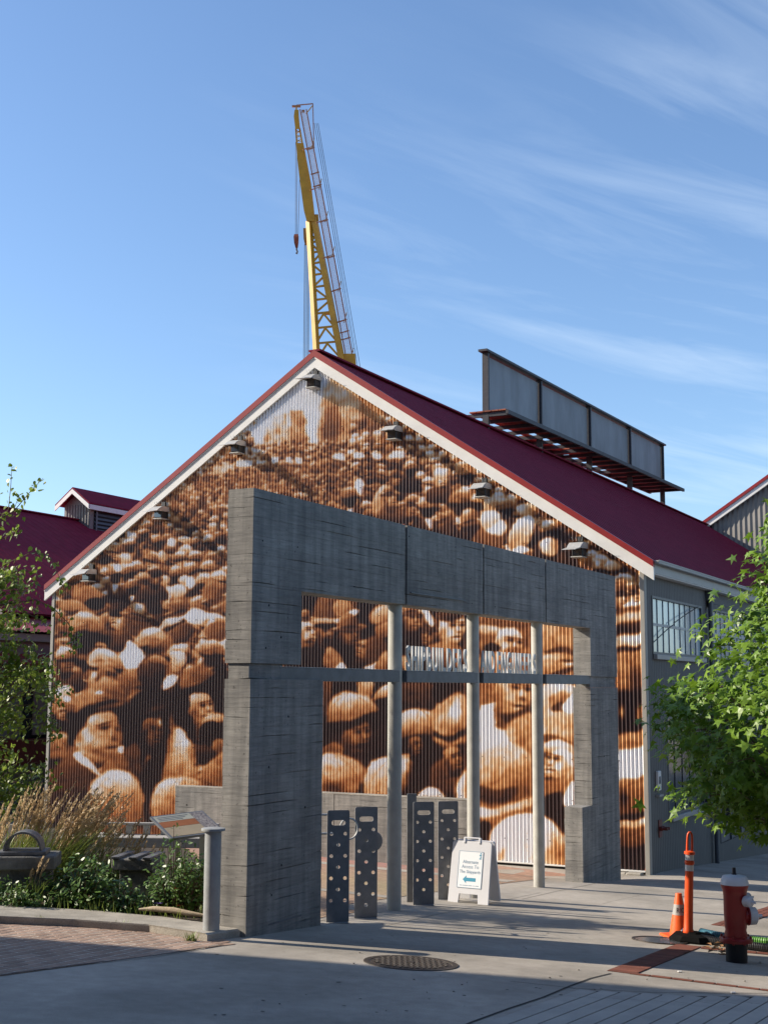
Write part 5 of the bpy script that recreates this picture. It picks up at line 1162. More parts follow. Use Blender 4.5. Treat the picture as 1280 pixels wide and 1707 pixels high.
# ---------------------------------------------------------------- delineator post and cone
mt['orange'] = M('orange_plastic', (.78, .085, .012), .42, 0, .12, 5); mt['orange2'] = M('cone_orange', (.80, .12, .014), .45, 0, .14, 6)
mt['rubber'] = M('black_rubber', (.010, .010, .010), .95, 0, .3, 9, .3, 60, None, .04); mt['reflect'] = M('reflective_band', (.72, .73, .74), .3, .1, .1, 20)
mt['refl_grey'] = M('grey_band', (.38, .38, .36), .4, .1, .15, 12); mt['print_black'] = M('black_print', (.02, .02, .02), .6)
dpz = G(1147, 1569.5); dpz.z = ground(dpz.x, dpz.y)
dl = thing('delineator_post', 'tall orange delineator post with two white bands and looped top on a black rubber base', 'traffic post', dpz, 0)
dl.rotation_euler = (0, R(2.4), 0)
hD = 1.30
MB().lathe([(.29, -.02), (.30, .04), (.25, .085), (.10, .10), (.09, .115)], 8, (.06, -.02, 0)).obj('rubber_base', mt['rubber'], dl)
MB().lathe([(.058, .07), (.064, .1), (.064, .13), (.056, .15), (.052, .4), (.050, .80), (.05, 1.02)], 22).obj('post', mt['orange'], dl, True)
for a, b in ((.83, .90), (.955, 1.02)): MB().lathe([(.0515, a), (.0515, b)], 22, cap=False).obj('reflective_band', mt['reflect'], dl, True)
MB().lathe([(.05, .908), (.058, .912), (.058, .945), (.05, .95)], 22).obj('collar', mt['orange'], dl, True)
MB().lathe([(.05, 1.02), (.066, 1.025), (.066, 1.055), (.045, 1.065), (.02, 1.07)], 22).obj('collar', mt['orange'], dl, True)
lp = [(-.030, 0, 1.05), (-.030, 0, 1.12), (-.028, 0, 1.22), (-.022, 0, 1.265), (-.008, 0, 1.285), (.008, 0, 1.285), (.022, 0, 1.265), (.028, 0, 1.22), (.030, 0, 1.12), (.030, 0, 1.05)]
MB().path(lp, [.016, .015, .014, .014, .014, .014, .014, .014, .015, .016], 10).obj('loop_handle', mt['orange'], dl, True)
cp_ = G(1129, 1563.5); cp_.z = ground(cp_.x, cp_.y)
cn_ = thing('traffic_cone', 'small orange traffic cone with grey lettered band beside the post', 'traffic cone', cp_, R(10))
MB().box(-.17, .17, -.17, .17, 0, .035, .012).obj('base', mt['orange2'], cn_)
MB().lathe([(.125, .035), (.12, .06), (.04, .52), (.036, .53), (.02, .53)], 26, (.03, 0, 0)).obj('cone', mt['orange2'], cn_, True)
cr_ = lambda z: .12-(z-.06)*.08/.46+.002
MB().lathe([(cr_(.275), .275), (cr_(.40), .40)], 26, (.03, 0, 0), cap=False).obj('grey_band', mt['refl_grey'], cn_, True)
for k, ch in enumerate('RIC'):
    m, a, b = text_mesh(ch, 'letter', .085, .003, .8, mt['print_black']); an = R(-118+k*26) if ch != 'I' else R(-94)
    an = R((-122, -97, -74)[k]); r = cr_(.33)+.004
    link('letter', m, cn_, (.03+r*math.cos(an)-(a+b)/2*math.cos(an+math.pi/2), r*math.sin(an)-(a+b)/2*math.sin(an+math.pi/2), .305), (math.pi/2-.17, 0, an+math.pi/2))

# ---------------------------------------------------------------- covers and hoses
mt['iron'] = M('cast_iron', (.075, .062, .05), .55, .5, 0, 8, .3, 70, (.05, .042, .036))
mp_ = G(685, 1606.5); mp_.z = ground(mp_.x, mp_.y)+.002
mh = thing('manhole_cover', 'round cast iron manhole cover with raised grid in the pavement', 'manhole cover', mp_)
mh.rotation_euler = (Vector((0, 0, 1)).rotation_difference(tilt).to_matrix()).to_euler()
rM = .47
MB().lathe([(rM*.86, -.03), (rM*.87, .004), (rM*.99, .006), (rM, .0), (rM, -.03)], 48, cap=False).obj('frame_ring', mt['iron'], mh)
MB().lathe([(rM*.855, -.02), (rM*.855, .0), (rM*.84, .003), (0.001, .003)], 48).obj('lid', mt['iron'], mh)
st_ = MB()
for i in range(-7, 8):
    for j in range(-7, 8):
        x, y = i*.056, j*.056
        if math.hypot(x, y) < rM*.78 and math.hypot(x, y) > .05:
            w, h = (.024, .012) if (i+j) % 2 else (.012, .024)
            st_.box(x-w, x+w, y-h, y+h, .002, .011)
mt['stud'] = M('lit_iron', (.22, .19, .155), .5, .4, .3, 30)  # paler than the lid: light caught by the studs put into the colour
tag(st_.obj('tread_studs', mt['stud'], mh), kind='stuff')
MB().lathe([(.03, .002), (.035, .012), (.03, .014)], 14).obj('lifting_eye', mt['iron'], mh)
lp_ = G(1100, 1569); lp_.z = ground(lp_.x, lp_.y)+.003
ld = thing('access_cover', 'round steel access cover reflecting the sky beside the orange cone', 'manhole cover', lp_)
ld.rotation_euler = mh.rotation_euler
mt['wet'] = M('smooth_steel', (.40, .43, .47), .18, .8, .2, 3)
MB().lathe([(.30, -.02), (.30, .008), (.335, .01), (.34, -.02)], 40, cap=False).obj('frame_ring', mt['iron'], ld); MB().lathe([(.30, -.01), (.298, .004), (.001, .004)], 40).obj('lid', mt['wet'], ld)
mt['hose_g'] = M('green_hose', (.10, .30, .04), .5, 0, .2, 9); mt['hose_b'] = M('black_hose', (.018, .018, .02), .5, 0, .2, 9); mt['hose_blue'] = M('blue_hose', (.06, .2, .28), .5, 0, .2, 9)
def hose(name, label, pts, r, mat, rib=.022, dist=.0):
    P = [Vector((p.x, p.y, ground(p.x, p.y)+p.z)) for p in pts]
    S = []
    for i in range(len(P)-1):
        a, b, c, d_ = P[max(i-1, 0)], P[i], P[i+1], P[min(i+2, len(P)-1)]; L = (c-b).length; n = max(2, int(L/(rib/2)))
        for k in range(n):
            t = k/n; S.append(.5*((2*b)+(-a+c)*t+(2*a-5*b+4*c-d_)*t*t+(-a+3*b-3*c+d_)*t**3))
    o = MB().path(S, [r*(1.0 if i % 2 else .84) for i in range(len(S))], 12).obj(name, mat); return tag(o, label, 'hose')
gp = lambda x, y, h: Vector((*G(x, y).xy, h))
hose('green_hose', 'bright green ribbed hose lying behind the red hydrant', [gp(1215, 1572, .05), gp(1240, 1573, .05), gp(1275, 1577, .05), gp(1330, 1583, .05), gp(1400, 1592, .05)], .048, mt['hose_g'])
hose('blue_hose', 'blue ribbed hose end between the orange post and the hydrant', [gp(1168, 1562, .06), gp(1190, 1566, .055), gp(1215, 1569, .05), gp(1222, 1571, .05)], .045, mt['hose_blue'])
hose('black_hose', 'black ribbed hose coiling past the base of the red hydrant', [gp(1162, 1571, .05), gp(1195, 1577, .05), gp(1235, 1583, .055), gp(1275, 1588, .05), gp(1330, 1597, .05)], .05, mt['hose_b'])
co = MB().path([Vector((*G(1139, 1566).xy, ground(*G(1139, 1566).xy)+.02)), Vector((*G(1138, 1565).xy, ground(*G(1138, 1565).xy)+.13)), Vector((*G(1143, 1563).xy, ground(*G(1143, 1563).xy)+.18)), Vector((*G(1152, 1563).xy, ground(*G(1152, 1563).xy)+.14))], .04, 12)
tag(co.obj('steel_elbow', mt['wet'], smooth=True), 'shiny steel pipe elbow between the cone and the orange post', 'pipe')
random.seed(14)
lf = MB()
for k in range(26):
    g0 = G(1205+random.gauss(0, 14), 1585+random.gauss(0, 5)); a = random.uniform(0, 6.28); z0 = ground(g0.x, g0.y)+.012+random.random()*.04; L = random.uniform(.03, .07)
    c, s_ = math.cos(a)*L, math.sin(a)*L; lf.add([(g0.x-c, g0.y-s_, z0), (g0.x+s_*.5, g0.y-c*.5, z0+.02), (g0.x+c, g0.y+s_, z0+.005), (g0.x-s_*.5, g0.y+c*.5, z0+.02)], [(0, 1, 2, 3)])
mt['dry'] = M('dry_leaf', (.30, .15, .06), .8, 0, .4, 8)
tag(lf.obj('leaf_litter', mt['dry']), 'dry brown leaves gathered by the hydrant', kind='stuff')
db = MB()
for k in range(40):
    g0 = G(random.uniform(380, 1270), random.uniform(1580, 1690)); s_ = random.uniform(.004, .011); z0 = ground(g0.x, g0.y)+.004
    db.box(g0.x-s_, g0.x+s_, g0.y-s_*.8, g0.y+s_*.8, z0, z0+s_, s_*.3)
tag(db.obj('grit', mt['kerb']), 'scattered crumbs on the pavement', kind='stuff')
mt['gum'] = M('old_gum', (.10, .095, .085), .9, 0, .3, 20)
gm = MB(); random.seed(31)
for k in range(70):
    g0 = G(random.uniform(340, 1275), random.uniform(1490, 1706)); r0 = random.uniform(.008, .022)
    if g0.y > 22: continue
    pts = [(g0.x+r0*random.uniform(.7, 1.2)*math.cos(a), g0.y+r0*random.uniform(.7, 1.2)*math.sin(a)) for a in np.linspace(0, 2*math.pi, 8)[:-1]]
    gm.add([(x, y, ground(x, y)+.0035) for x, y in pts], [tuple(range(7))])
tag(gm.obj('gum_spots', mt['gum']), 'old dark gum spots on the pavement', kind='stuff')
def crack(pts, w):
    out = []
    for (ax, ay), (bx, by) in zip(pts[:-1], pts[1:]):
        for q in range(6): out.append((ax+(bx-ax)*q/6+random.uniform(-3, 3), ay+(by-ay)*q/6+random.uniform(-.7, .7)))
    cut('pavement_crack', gx(*(out+[pts[-1]])), w, .0037)
crack([(900, 1530), (985, 1512), (1080, 1490)], .004)
for px, py in ((1133, 1622), (1222, 1657)):
    g0 = G(px, py); b_ = MB().box(-.022, .022, -.014, .014, 0, .014, .005).obj('paper_scrap', mt['white']); b_.location = (g0.x, g0.y, ground(g0.x, g0.y)+.002)
    tag(b_, 'tiny white scrap of paper on the pavement near the hydrant' if px == 1133 else 'tiny white scrap at the edge of the ribbed concrete', 'litter')

# ---------------------------------------------------------------- capped steel post by the kerb, information panel
pp = G(352, 1551.5, .085); pp.z = ground(pp.x, pp.y)+.08
ps = thing('capped_post', 'stout grey steel post with round cap on the end of the kerb', 'post', pp)
hP = (at(352, 1384, pp.y)-pp).z
mt['post'] = M('post_steel', (.33, .345, .345), .6, 0, 0, 7, .08, 60, (.25, .26, .265), .3)
MB().lathe([(.088, -.02), (.088, hP-.01)], 30).obj('shaft', mt['post'], ps, True)
MB().lathe([(.08, hP-.012), (.125, hP-.008), (.128, hP+.004), (.125, hP+.018), (.09, hP+.024), (.0, hP+.026)], 30).obj('cap', mt['post'], ps, True)
ip0 = at(306, 1450, 16.3); ip0.z = ground(ip0.x, ip0.y)+.06
IP = thing('information_panel', 'tilted information panel on two legs among the planting', 'sign', ip0, R(-4))
Pc = [at(250, 1362, 16.35), at(337, 1351.5, 16.75), at(366, 1382, 16.05), at(286, 1398, 15.8)]
inv = IP.matrix_basis.inverted() if False else (Matrix.Translation(ip0) @ Matrix.Rotation(R(-4), 4, 'Z')).inverted()
Q = [inv @ p for p in Pc]; Q[2] = Q[1]+Q[3]-Q[0]
nq = ((Q[1]-Q[0]).cross(Q[3]-Q[0])).normalized(); nq = nq if nq.z > 0 else -nq
def quad(name, a, b, c, d_, lift, thick, mat, parent):
    q = lambda u, v: Q[0]*(1-u)*(1-v)+Q[1]*u*(1-v)+Q[2]*u*v+Q[3]*(1-u)*v
    T_ = [q(a, c), q(b, c), q(b, d_), q(a, d_)]
    V = [p+nq*lift for p in T_]+[p+nq*(lift-thick) for p in T_]
    return MB().add(V, [(0, 1, 2, 3), (7, 6, 5, 4), (0, 4, 5, 1), (1, 5, 6, 2), (2, 6, 7, 3), (3, 7, 4, 0)]).obj(name, mat, parent)
pnl = quad('panel', 0, 1, 0, 1, 0, .03, mt['bar'], IP)
mt['pale_print'] = M('pale_print', (.30, .32, .30), .8, 0, .1, 7, spec=.05); mt['brown_print'] = M('brown_print', (.24, .10, .055), .8, 0, .15, 6, spec=.05); mt['photo_print'] = M('photo_print', (.28, .27, .28), .8, 0, 0, 40, 0, 0, (.06, .06, .08), .05); mt['beige_print'] = M('beige_print', (.28, .245, .19), .8, 0, .12, 7, spec=.05)
quad('heading_band', .04, .72, .05, .3, .003, .002, mt['pale_print'], pnl); quad('brown_band', .04, .72, .31, .55, .003, .002, mt['brown_print'], pnl); quad('text_field', .04, .72, .56, .95, .003, .002, mt['beige_print'], pnl); quad('photograph', .73, .97, .05, .95, .003, .002, mt['photo_print'], pnl)
for k in range(3): quad('text_line', .08, .66-.07*k, .10+k*.065, .125+k*.065, .0045, .001, mt['bar'], pnl)
for u in (.3, .75):
    q = Q[0]*(1-u)*.4+Q[1]*u*.4+Q[2]*u*.6+Q[3]*(1-u)*.6
    MB().box(q.x-.03, q.x+.03, q.y-.025, q.y+.025, -.1, q.z-.03).obj('leg', mt['galv'], IP)

# ---------------------------------------------------------------- relics and bench in the bed
mt['old_conc'] = M('weathered_concrete', (.21, .205, .19), .9, 0, 0, 3.5, .8, 30, (.07, .07, .066)); mt['old_steel'] = M('weathered_steel', (.20, .205, .21), .5, .4, 0, 6, .3, 40, (.08, .082, .085))
a0 = at(42, 1452, 16.); a0.z = ground(a0.x, a0.y)
ar = thing('arched_relic', 'steel half hoop on a concrete slab in the planting at the left', 'relic', a0, R(6))
s_m = 16./FPX; zb_ = at(42, 1447, 16.).z-a0.z; zt_ = at(42, 1424, 16).z-a0.z
MB().box(-.34, .38, -.25, .3, zb_, zt_, .015).obj('slab', mt['old_conc'], ar); MB().box(-.26, .3, -.18, .22, -.1, zb_-.001).obj('stub', mt['old_conc'], ar)
MB().box(-.3, .26, -.2, .2, zt_+.002, zt_+.05, .008).obj('bed_plate', mt['old_steel'], ar)
hb = MB(); n_a = 16; ri, ro = .20, .222
pr_ = [(ro*math.cos(a), ro*math.sin(a)) for a in np.linspace(0, math.pi, n_a)]+[(ri*math.cos(a), ri*math.sin(a)) for a in np.linspace(math.pi, 0, n_a)]
V = [(x-.02, -.16, z+zt_+.05) for x, z in pr_]+[(x-.02, .16, z+zt_+.05) for x, z in pr_]; m_ = len(pr_)
hb.add(V, [(i, i+1, m_-2-i, m_-1-i) for i in range(n_a-1)]+[(m_+i, m_+m_-1-i, m_+m_-2-i, m_+i+1) for i in range(n_a-1)]+[(i, m_+i, m_+(i+1) % m_, (i+1) % m_) for i in range(m_)])
hb.obj('half_hoop', mt['old_steel'], ar, True)
b0_ = at(228, 1480, 16.8); b0_.z = ground(b0_.x, b0_.y)
br_ = thing('concrete_block', 'square weathered concrete block with steel bars on top in the bed', 'relic', b0_, R(-8)); tz = at(228, 1429, 16.8).z-b0_.z; mz_ = at(228, 1448, 16.8).z-b0_.z
MB().box(-.25, .27, -.25, .25, mz_, tz, .012).obj('block', mt['old_conc'], br_); MB().box(-.16, .27, -.2, .2, -.1, mz_-.001, .01).obj('stem', mt['old_conc'], br_)
for x in (-.2, .02, .2): MB().box(x-.05, x+.05, -.27, .35, tz+.001, tz+.03, .004).obj('flat_bar', mt['old_steel'], br_)
mt['bench'] = M('bench_grey', (.36, .345, .325), .75, 0, .15, 5, .2, 50)
bn0 = at(225, 1408, 21.5); bn0.z = ground(bn0.x, bn0.y)
bench = thing('slatted_bench', 'long grey bench with a row of short uprights below the mural', 'bench', bn0, R(-3)); zz = at(225, 1394, 21.5).z-bn0.z
MB().box(-1.15, 1.35, -.2, .25, zz-.16, zz, .01).obj('seat', mt['bench'], bench)
for x in (-1.0, 0., 1.2): MB().box(x-.06, x+.06, -.15, .2, -.1, zz-.161).obj('leg', mt['bench'], bench)
for k in range(9): x = -1.05+k*.285; MB().box(x, x+.1, .16, .24, zz+.001, zz+.15, .004).obj('upright', mt['bench'], bench)
MB().box(-1.12, 1.32, .15, .25, zz+.151, zz+.19, .006).obj('back_rail', mt['bench'], bench)
lg0 = G(285, 1529, .1); lgm = MB().path([Vector((-.42, 0, .03)), Vector((-.25, .02, .05)), Vector((0, 0, .06)), Vector((.2, -.01, .045)), Vector((.42, .03, .03))], [.012, .03, .034, .03, .014], 9)
mt['bark'] = M('pale_bark', (.55, .44, .30), .8, 0, .4, 9, .4, 40)
lo_ = lgm.obj('dead_branch', mt['bark'], None, True); lo_.location = (lg0.x, lg0.y+.15, ground(lg0.x, lg0.y)+.085); lo_.rotation_euler = (0, .05, R(-14)); tag(lo_, 'pale dead branch lying along the back of the kerb', 'branch')
# ---------------------------------------------------------------- foliage
STAR = []
for a, r in ((-90, .30), (-62, .40), (-38, .86), (-12, .36), (18, .98), (52, .40), (90, 1.12), (128, .40), (162, .98), (192, .36), (218, .86), (242, .40)):
    STAR.append((r*math.cos(R(a)), r*math.sin(R(a))))
STAR = np.array(STAR)
HEART = np.array([(0, -.62), (.34, -.66), (.62, -.30), (.56, .15), (.28, .58), (0, 1.0), (-.28, .58), (-.56, .15), (-.62, -.30), (-.34, -.66)])
OVAL_ = np.array([(0, -1.), (.3, -.55), (.36, 0), (.24, .55), (0, 1.), (-.24, .55), (-.36, 0), (-.3, -.55)])
def rot_from(n_, up, rng):
    """leaf frames: normals n_, tips along up (both arrays)"""
    n_ = n_/np.linalg.norm(n_, axis=1, keepdims=True); t = up-(up*n_).sum(1, keepdims=True)*n_; t /= np.linalg.norm(t, axis=1, keepdims=True)+1e-9
    s = np.cross(t, n_); return s, t, n_
def leaf_mesh(name, outline, pos, size, nrm, tip, mat, curl=.25):
    s, t, n_ = rot_from(nrm, tip, None); k = len(outline); o = outline
    z = -curl*(o[:, 0]**2*1.2+np.maximum(o[:, 1], 0)**2*.6)
    V = pos[:, None]+size[:, None, None]*(s[:, None]*o[None, :, 0:1]+t[:, None]*o[None, :, 1:2]+n_[:, None]*z[None, :, None])
    F = np.arange(len(pos)*k).reshape(-1, k); return raw_mesh(name, V.reshape(-1, 3), F, mat, False)
def single_leaf(name, outline, mat, curl=.25):
    z = -curl*(outline[:, 0]**2*1.2+np.maximum(outline[:, 1], 0)**2*.6)
    return raw_mesh(name, np.stack([outline[:, 0], outline[:, 1], z], 1), np.arange(len(outline)).reshape(1, -1), mat)
def place_leaves(tree, me, pos, size, nrm, tip):
    s, t, n_ = rot_from(nrm, tip, None)
    for p, k, a, b, c in zip(pos, size, s, t, n_):
        m = Matrix(((a[0], b[0], c[0]), (a[1], b[1], c[1]), (a[2], b[2], c[2])))
        o = link('leaf', me, tree, Vector(p), m.to_euler()); o.scale = (k, k, k)
mt['trunk'] = M('bark', (.16, .13, .10), .9, 0, .5, 7, .8, 30, None, .2, 'Object', (1, 1, .3))
mt['twig'] = M('twig', (.17, .11, .07), .8, 0, .3, 8)
mt['leaf_r'] = leaf_mat('sweetgum_leaf', (.20, .33, .03), (.06, .135, .014), .32)
mt['leaf_l'] = leaf_mat('poplar_leaf', (.27, .36, .05), (.085, .14, .02), .42)
mt['leaf_b'] = leaf_mat('shrub_leaf', (.12, .22, .04), (.04, .085, .018), .25)
mt['blade'] = leaf_mat('grass_blade', (.26, .33, .07), (.10, .15, .03), .35)
mt['plume'] = leaf_mat('plume', (.66, .51, .31), (.46, .33, .18), .35)
rng = np.random.RandomState(4)
# ---- young sweetgum by the kerb on the right
tr0 = Vector((5.35, 16.1, 0)); tr0.z = ground(tr0.x, tr0.y)
RT = thing('street_tree', 'young sweetgum with star shaped bright green leaves in front of the side wall', 'tree', tr0)
prof_z = [-1.75, -1.4, -1.0, -.5, -.05, .1, .6, .95, 1.15, 1.8, 2.0, 3.6]; prof_r = [.5, 1.4, 1.85, 2.0, 1.8, 1.4, 1.25, 1.05, .62, .55, .2, .1]
zo = tr0.z
MB().path([(0, 0, -.1), (.02, 0, .8), (-.03, .03, 1.8), (.0, .02, 3.), (.03, 0, 4.4), (0, 0, 6.6)], [.095, .08, .07, .06, .045, .012], 12).obj('trunk', mt['trunk'], RT, True)
sprays = []; limbs = MB()
for k in range(300):
    z = rng.uniform(-1.65, 2.2) if rng.rand() < .7 else rng.uniform(-1.5, .0); r = np.interp(z, prof_z, prof_r)*(rng.rand()**.42); a = rng.uniform(0, 2*math.pi)
    if rng.rand() < .35: a = rng.uniform(2.2, 4.3)
    c = np.array([r*math.cos(a), r*math.sin(a), z-zo]); sprays.append((c, a))
    if k % 2 == 0:
        h = max(.9, c[2]-.5-r*.35); limbs.path([(0, 0, h), (c[0]*.4, c[1]*.4, h+(c[2]-h)*.55), (c[0]*.8, c[1]*.8, c[2]), tuple(c+np.array([.1*math.cos(a), .1*math.sin(a), -.05]))], [.022, .014, .009, .004], 5)
limbs.obj('limbs', mt['twig'], RT)
pos, nr, tp, sz = [], [], [], []
for c, a in sprays:
    m = rng.randint(14, 30)
    out = np.array([math.cos(a), math.sin(a), -.25])
    p = c+rng.normal(0, 1, (m, 3))*np.array([.17, .17, .14])+out*rng.uniform(-.12, .25, (m, 1))
    n1 = np.array([math.cos(a)*.5, math.sin(a)*.5, .75])+rng.normal(0, .42, (m, 3)); t1_ = out*.7+np.array([0, 0, -.55])+rng.normal(0, .45, (m, 3))
    pos.append(p); nr.append(n1); tp.append(t1_); sz.append(rng.uniform(.05, .122, m))
pos, nr, tp, sz = map(np.concatenate, (pos, nr, tp, sz))
wp = pos+np.array(tr0); px_ = wp[:, 0]/wp[:, 1]; vis = px_ < .298
order = np.argsort(np.where(vis, wp[:, 1]-.6*np.linalg.norm(pos[:, :2], axis=1), 1e3)); big, rest_ = order[:300], order[300:]
place_leaves(RT, single_leaf('leaf', STAR, mt['leaf_r']), pos[big], sz[big], nr[big], tp[big])
tag(link('crown', leaf_mesh('crown', STAR, pos[rest_], sz[rest_], nr[rest_], tp[rest_], mt['leaf_r']), RT), kind='stuff')
# ---- slender tree at the left edge
tl0 = at(-46, 1400, 18.6); tl0.z = ground(tl0.x, tl0.y)+.05
LT = thing('slender_tree', 'slender tree with small heart shaped leaves hanging in from the left edge', 'tree', tl0)
zo = tl0.z
MB().path([(0, 0, -.1), (.05, 0, 1.), (.0, .05, 2.2), (.06, 0, 3.6), (.1, 0, 5.0), (.12, 0, 5.9)], [.07, .06, .05, .036, .018, .004], 10).obj('trunk', mt['trunk'], LT, True)
pos, nr, tp, sz = [], [], [], []; tw = MB(); ltp = []
def twig(P, n, lmin=.03, lmax=.05, spread=.05, big=False):
    P = [np.array(p, float) for p in P]; tw.path([tuple(p) for p in P], list(np.linspace(.009, .003, len(P))), 5)
    for k in range(n):
        t = rng.rand()**.8*(len(P)-1); i = min(int(t), len(P)-2); f = t-i; b = P[i]*(1-f)+P[i+1]*f
        q = b+rng.normal(0, 1, 3)*spread
        pos.append(q); nr.append(np.array([-.5, -.35, .55])+rng.normal(0, .55, 3)); tp.append(np.array([.1, 0, -1.])+rng.normal(0, .45, 3)); sz.append(rng.uniform(lmin, lmax)); ltp.append(big)
zb0 = lambda z: z-zo
for k in range(150):
    z = rng.uniform(-1.75, 1.6); a = rng.uniform(0, 2*math.pi); L = rng.uniform(.5, 1.12)*np.interp(z, [-1.8, -1.2, .0, 1., 1.8], [.8, 1.1, 1.0, .75, .45])
    s0 = np.array([.03, 0, zb0(z)-.25]); e_ = np.array([L*math.cos(a), L*math.sin(a), zb0(z)+rng.uniform(-.1, .3)])
    mid = (s0+e_)/2+np.array([0, 0, .12]); twig([s0, mid, e_, e_+np.array([.12*math.cos(a), .12*math.sin(a), -.12])], 52, .034, .056, .085)
lw_ = lambda x, y, D=18.4: np.array(at(x, y, D)-tl0)
for P, n in (([(-10, 870), (14, 850), (18, 810), (20, 775)], 26), ([(-5, 870), (25, 850), (50, 820), (72, 797)], 34), ([(-20, 960), (20, 935), (55, 920), (85, 930), (100, 965), (108, 985)], 60), ([(0, 960), (40, 950), (62, 955), (62, 985)], 40), ([(-10, 1010), (60, 1000), (90, 1015), (115, 1040), (124, 1070), (125, 1082)], 60), ([(40, 1020), (70, 1035), (76, 1045)], 14), ([(0, 900), (20, 890), (35, 880)], 26), ([(-20, 1130), (50, 1110), (80, 1100)], 30), ([(-20, 1180), (50, 1175), (85, 1195), (92, 1220)], 46), ([(0, 1230), (50, 1235), (100, 1230)], 30), ([(0, 870), (20, 860), (30, 830)], 20)):
    twig([lw_(*p) for p in P], n, .032, .058, .05, True)
tw.obj('twigs', mt['twig'], LT)
pos, nr, tp, sz = map(np.array, (pos, nr, tp, sz)); ltp = np.array(ltp)
wp = pos+np.array(tl0); vis = wp[:, 0]/wp[:, 1] > -.296
order = np.argsort(np.where(vis, wp[:, 1]-ltp*2., 1e3)); big, rest_ = order[:300], order[300:]
place_leaves(LT, single_leaf('leaf', HEART, mt['leaf_l'], .15), pos[big], sz[big], nr[big], tp[big])
tag(link('crown', leaf_mesh('crown', HEART, pos[rest_], sz[rest_], nr[rest_], tp[rest_], mt['leaf_l'], .15), LT), kind='stuff')
# ---- shrubs
def shrub(px, py, dist, w, h, n, label, lmin, lmax, lean=0., name='shrub'):
    o = at(px, py, dist); o.z = ground(o.x, o.y)+.05; t = thing(name, label, 'shrub', o); st_ = MB(); P, N, T, S = [], [], [], []
    for k in range(n):
        a = rng.uniform(0, 2*math.pi); r = w*rng.rand()**.5; hh = h*(1-.55*(r/w)**2)*rng.uniform(.35, 1.05)
        e_ = np.array([r*math.cos(a)+lean*hh, r*math.sin(a), hh]); s0 = e_*np.array([.25, .25, 0])
        m1 = s0*.4+e_*.6+np.array([0, 0, .05]); st_.path([tuple(s0), tuple(m1), tuple(e_)], [.008, .006, .003], 4)
        for q in range(rng.randint(20, 30)):
            f = rng.uniform(.25, 1.05); b = s0*(1-f)+e_*f+rng.normal(0, .045, 3); P.append(b); N.append(np.array([-.25, -.35, .8])+rng.normal(0, .45, 3)); T.append(np.array([math.cos(a), math.sin(a), -.3])+rng.normal(0, .6, 3)); S.append(rng.uniform(lmin, lmax))
    st_.obj('stems', mt['twig'], t); P, N, T, S = map(np.array, (P, N, T, S))
    tag(link('foliage', leaf_mesh('foliage', OVAL_, P, S, N, T, mt['leaf_b'], .2), t), kind='stuff'); return t
shrub(290, 1528, 15.7, .36, 1.06, 70, 'tall glossy leaved shrub growing beside the capped post', .022, .042)
shrub(318, 1525, 15.9, .26, .95, 36, 'upright leafy shrub right under the information panel', .022, .04)
shrub(140, 1515, 15.9, .46, .66, 74, 'broad dark green shrub between the arched relic and the concrete block', .026, .05)
shrub(255, 1530, 15.7, .25, .3, 26, 'low reddish shrub behind the dead branch', .02, .034)
shrub(345, 1480, 16.6, .22, .8, 24, 'thin shrub between the capped post and the concrete pier', .022, .04)
shrub(45, 1505, 15.6, .4, .3, 50, 'low spreading plant in front of the arched relic', .02, .038)
shrub(205, 1520, 15.75, .3, .34, 44, 'small leafy plant in front of the square concrete block', .02, .036)
shrub(-20, 1500, 15.8, .4, .4, 40, 'low plant at the left edge behind the kerb', .022, .04)
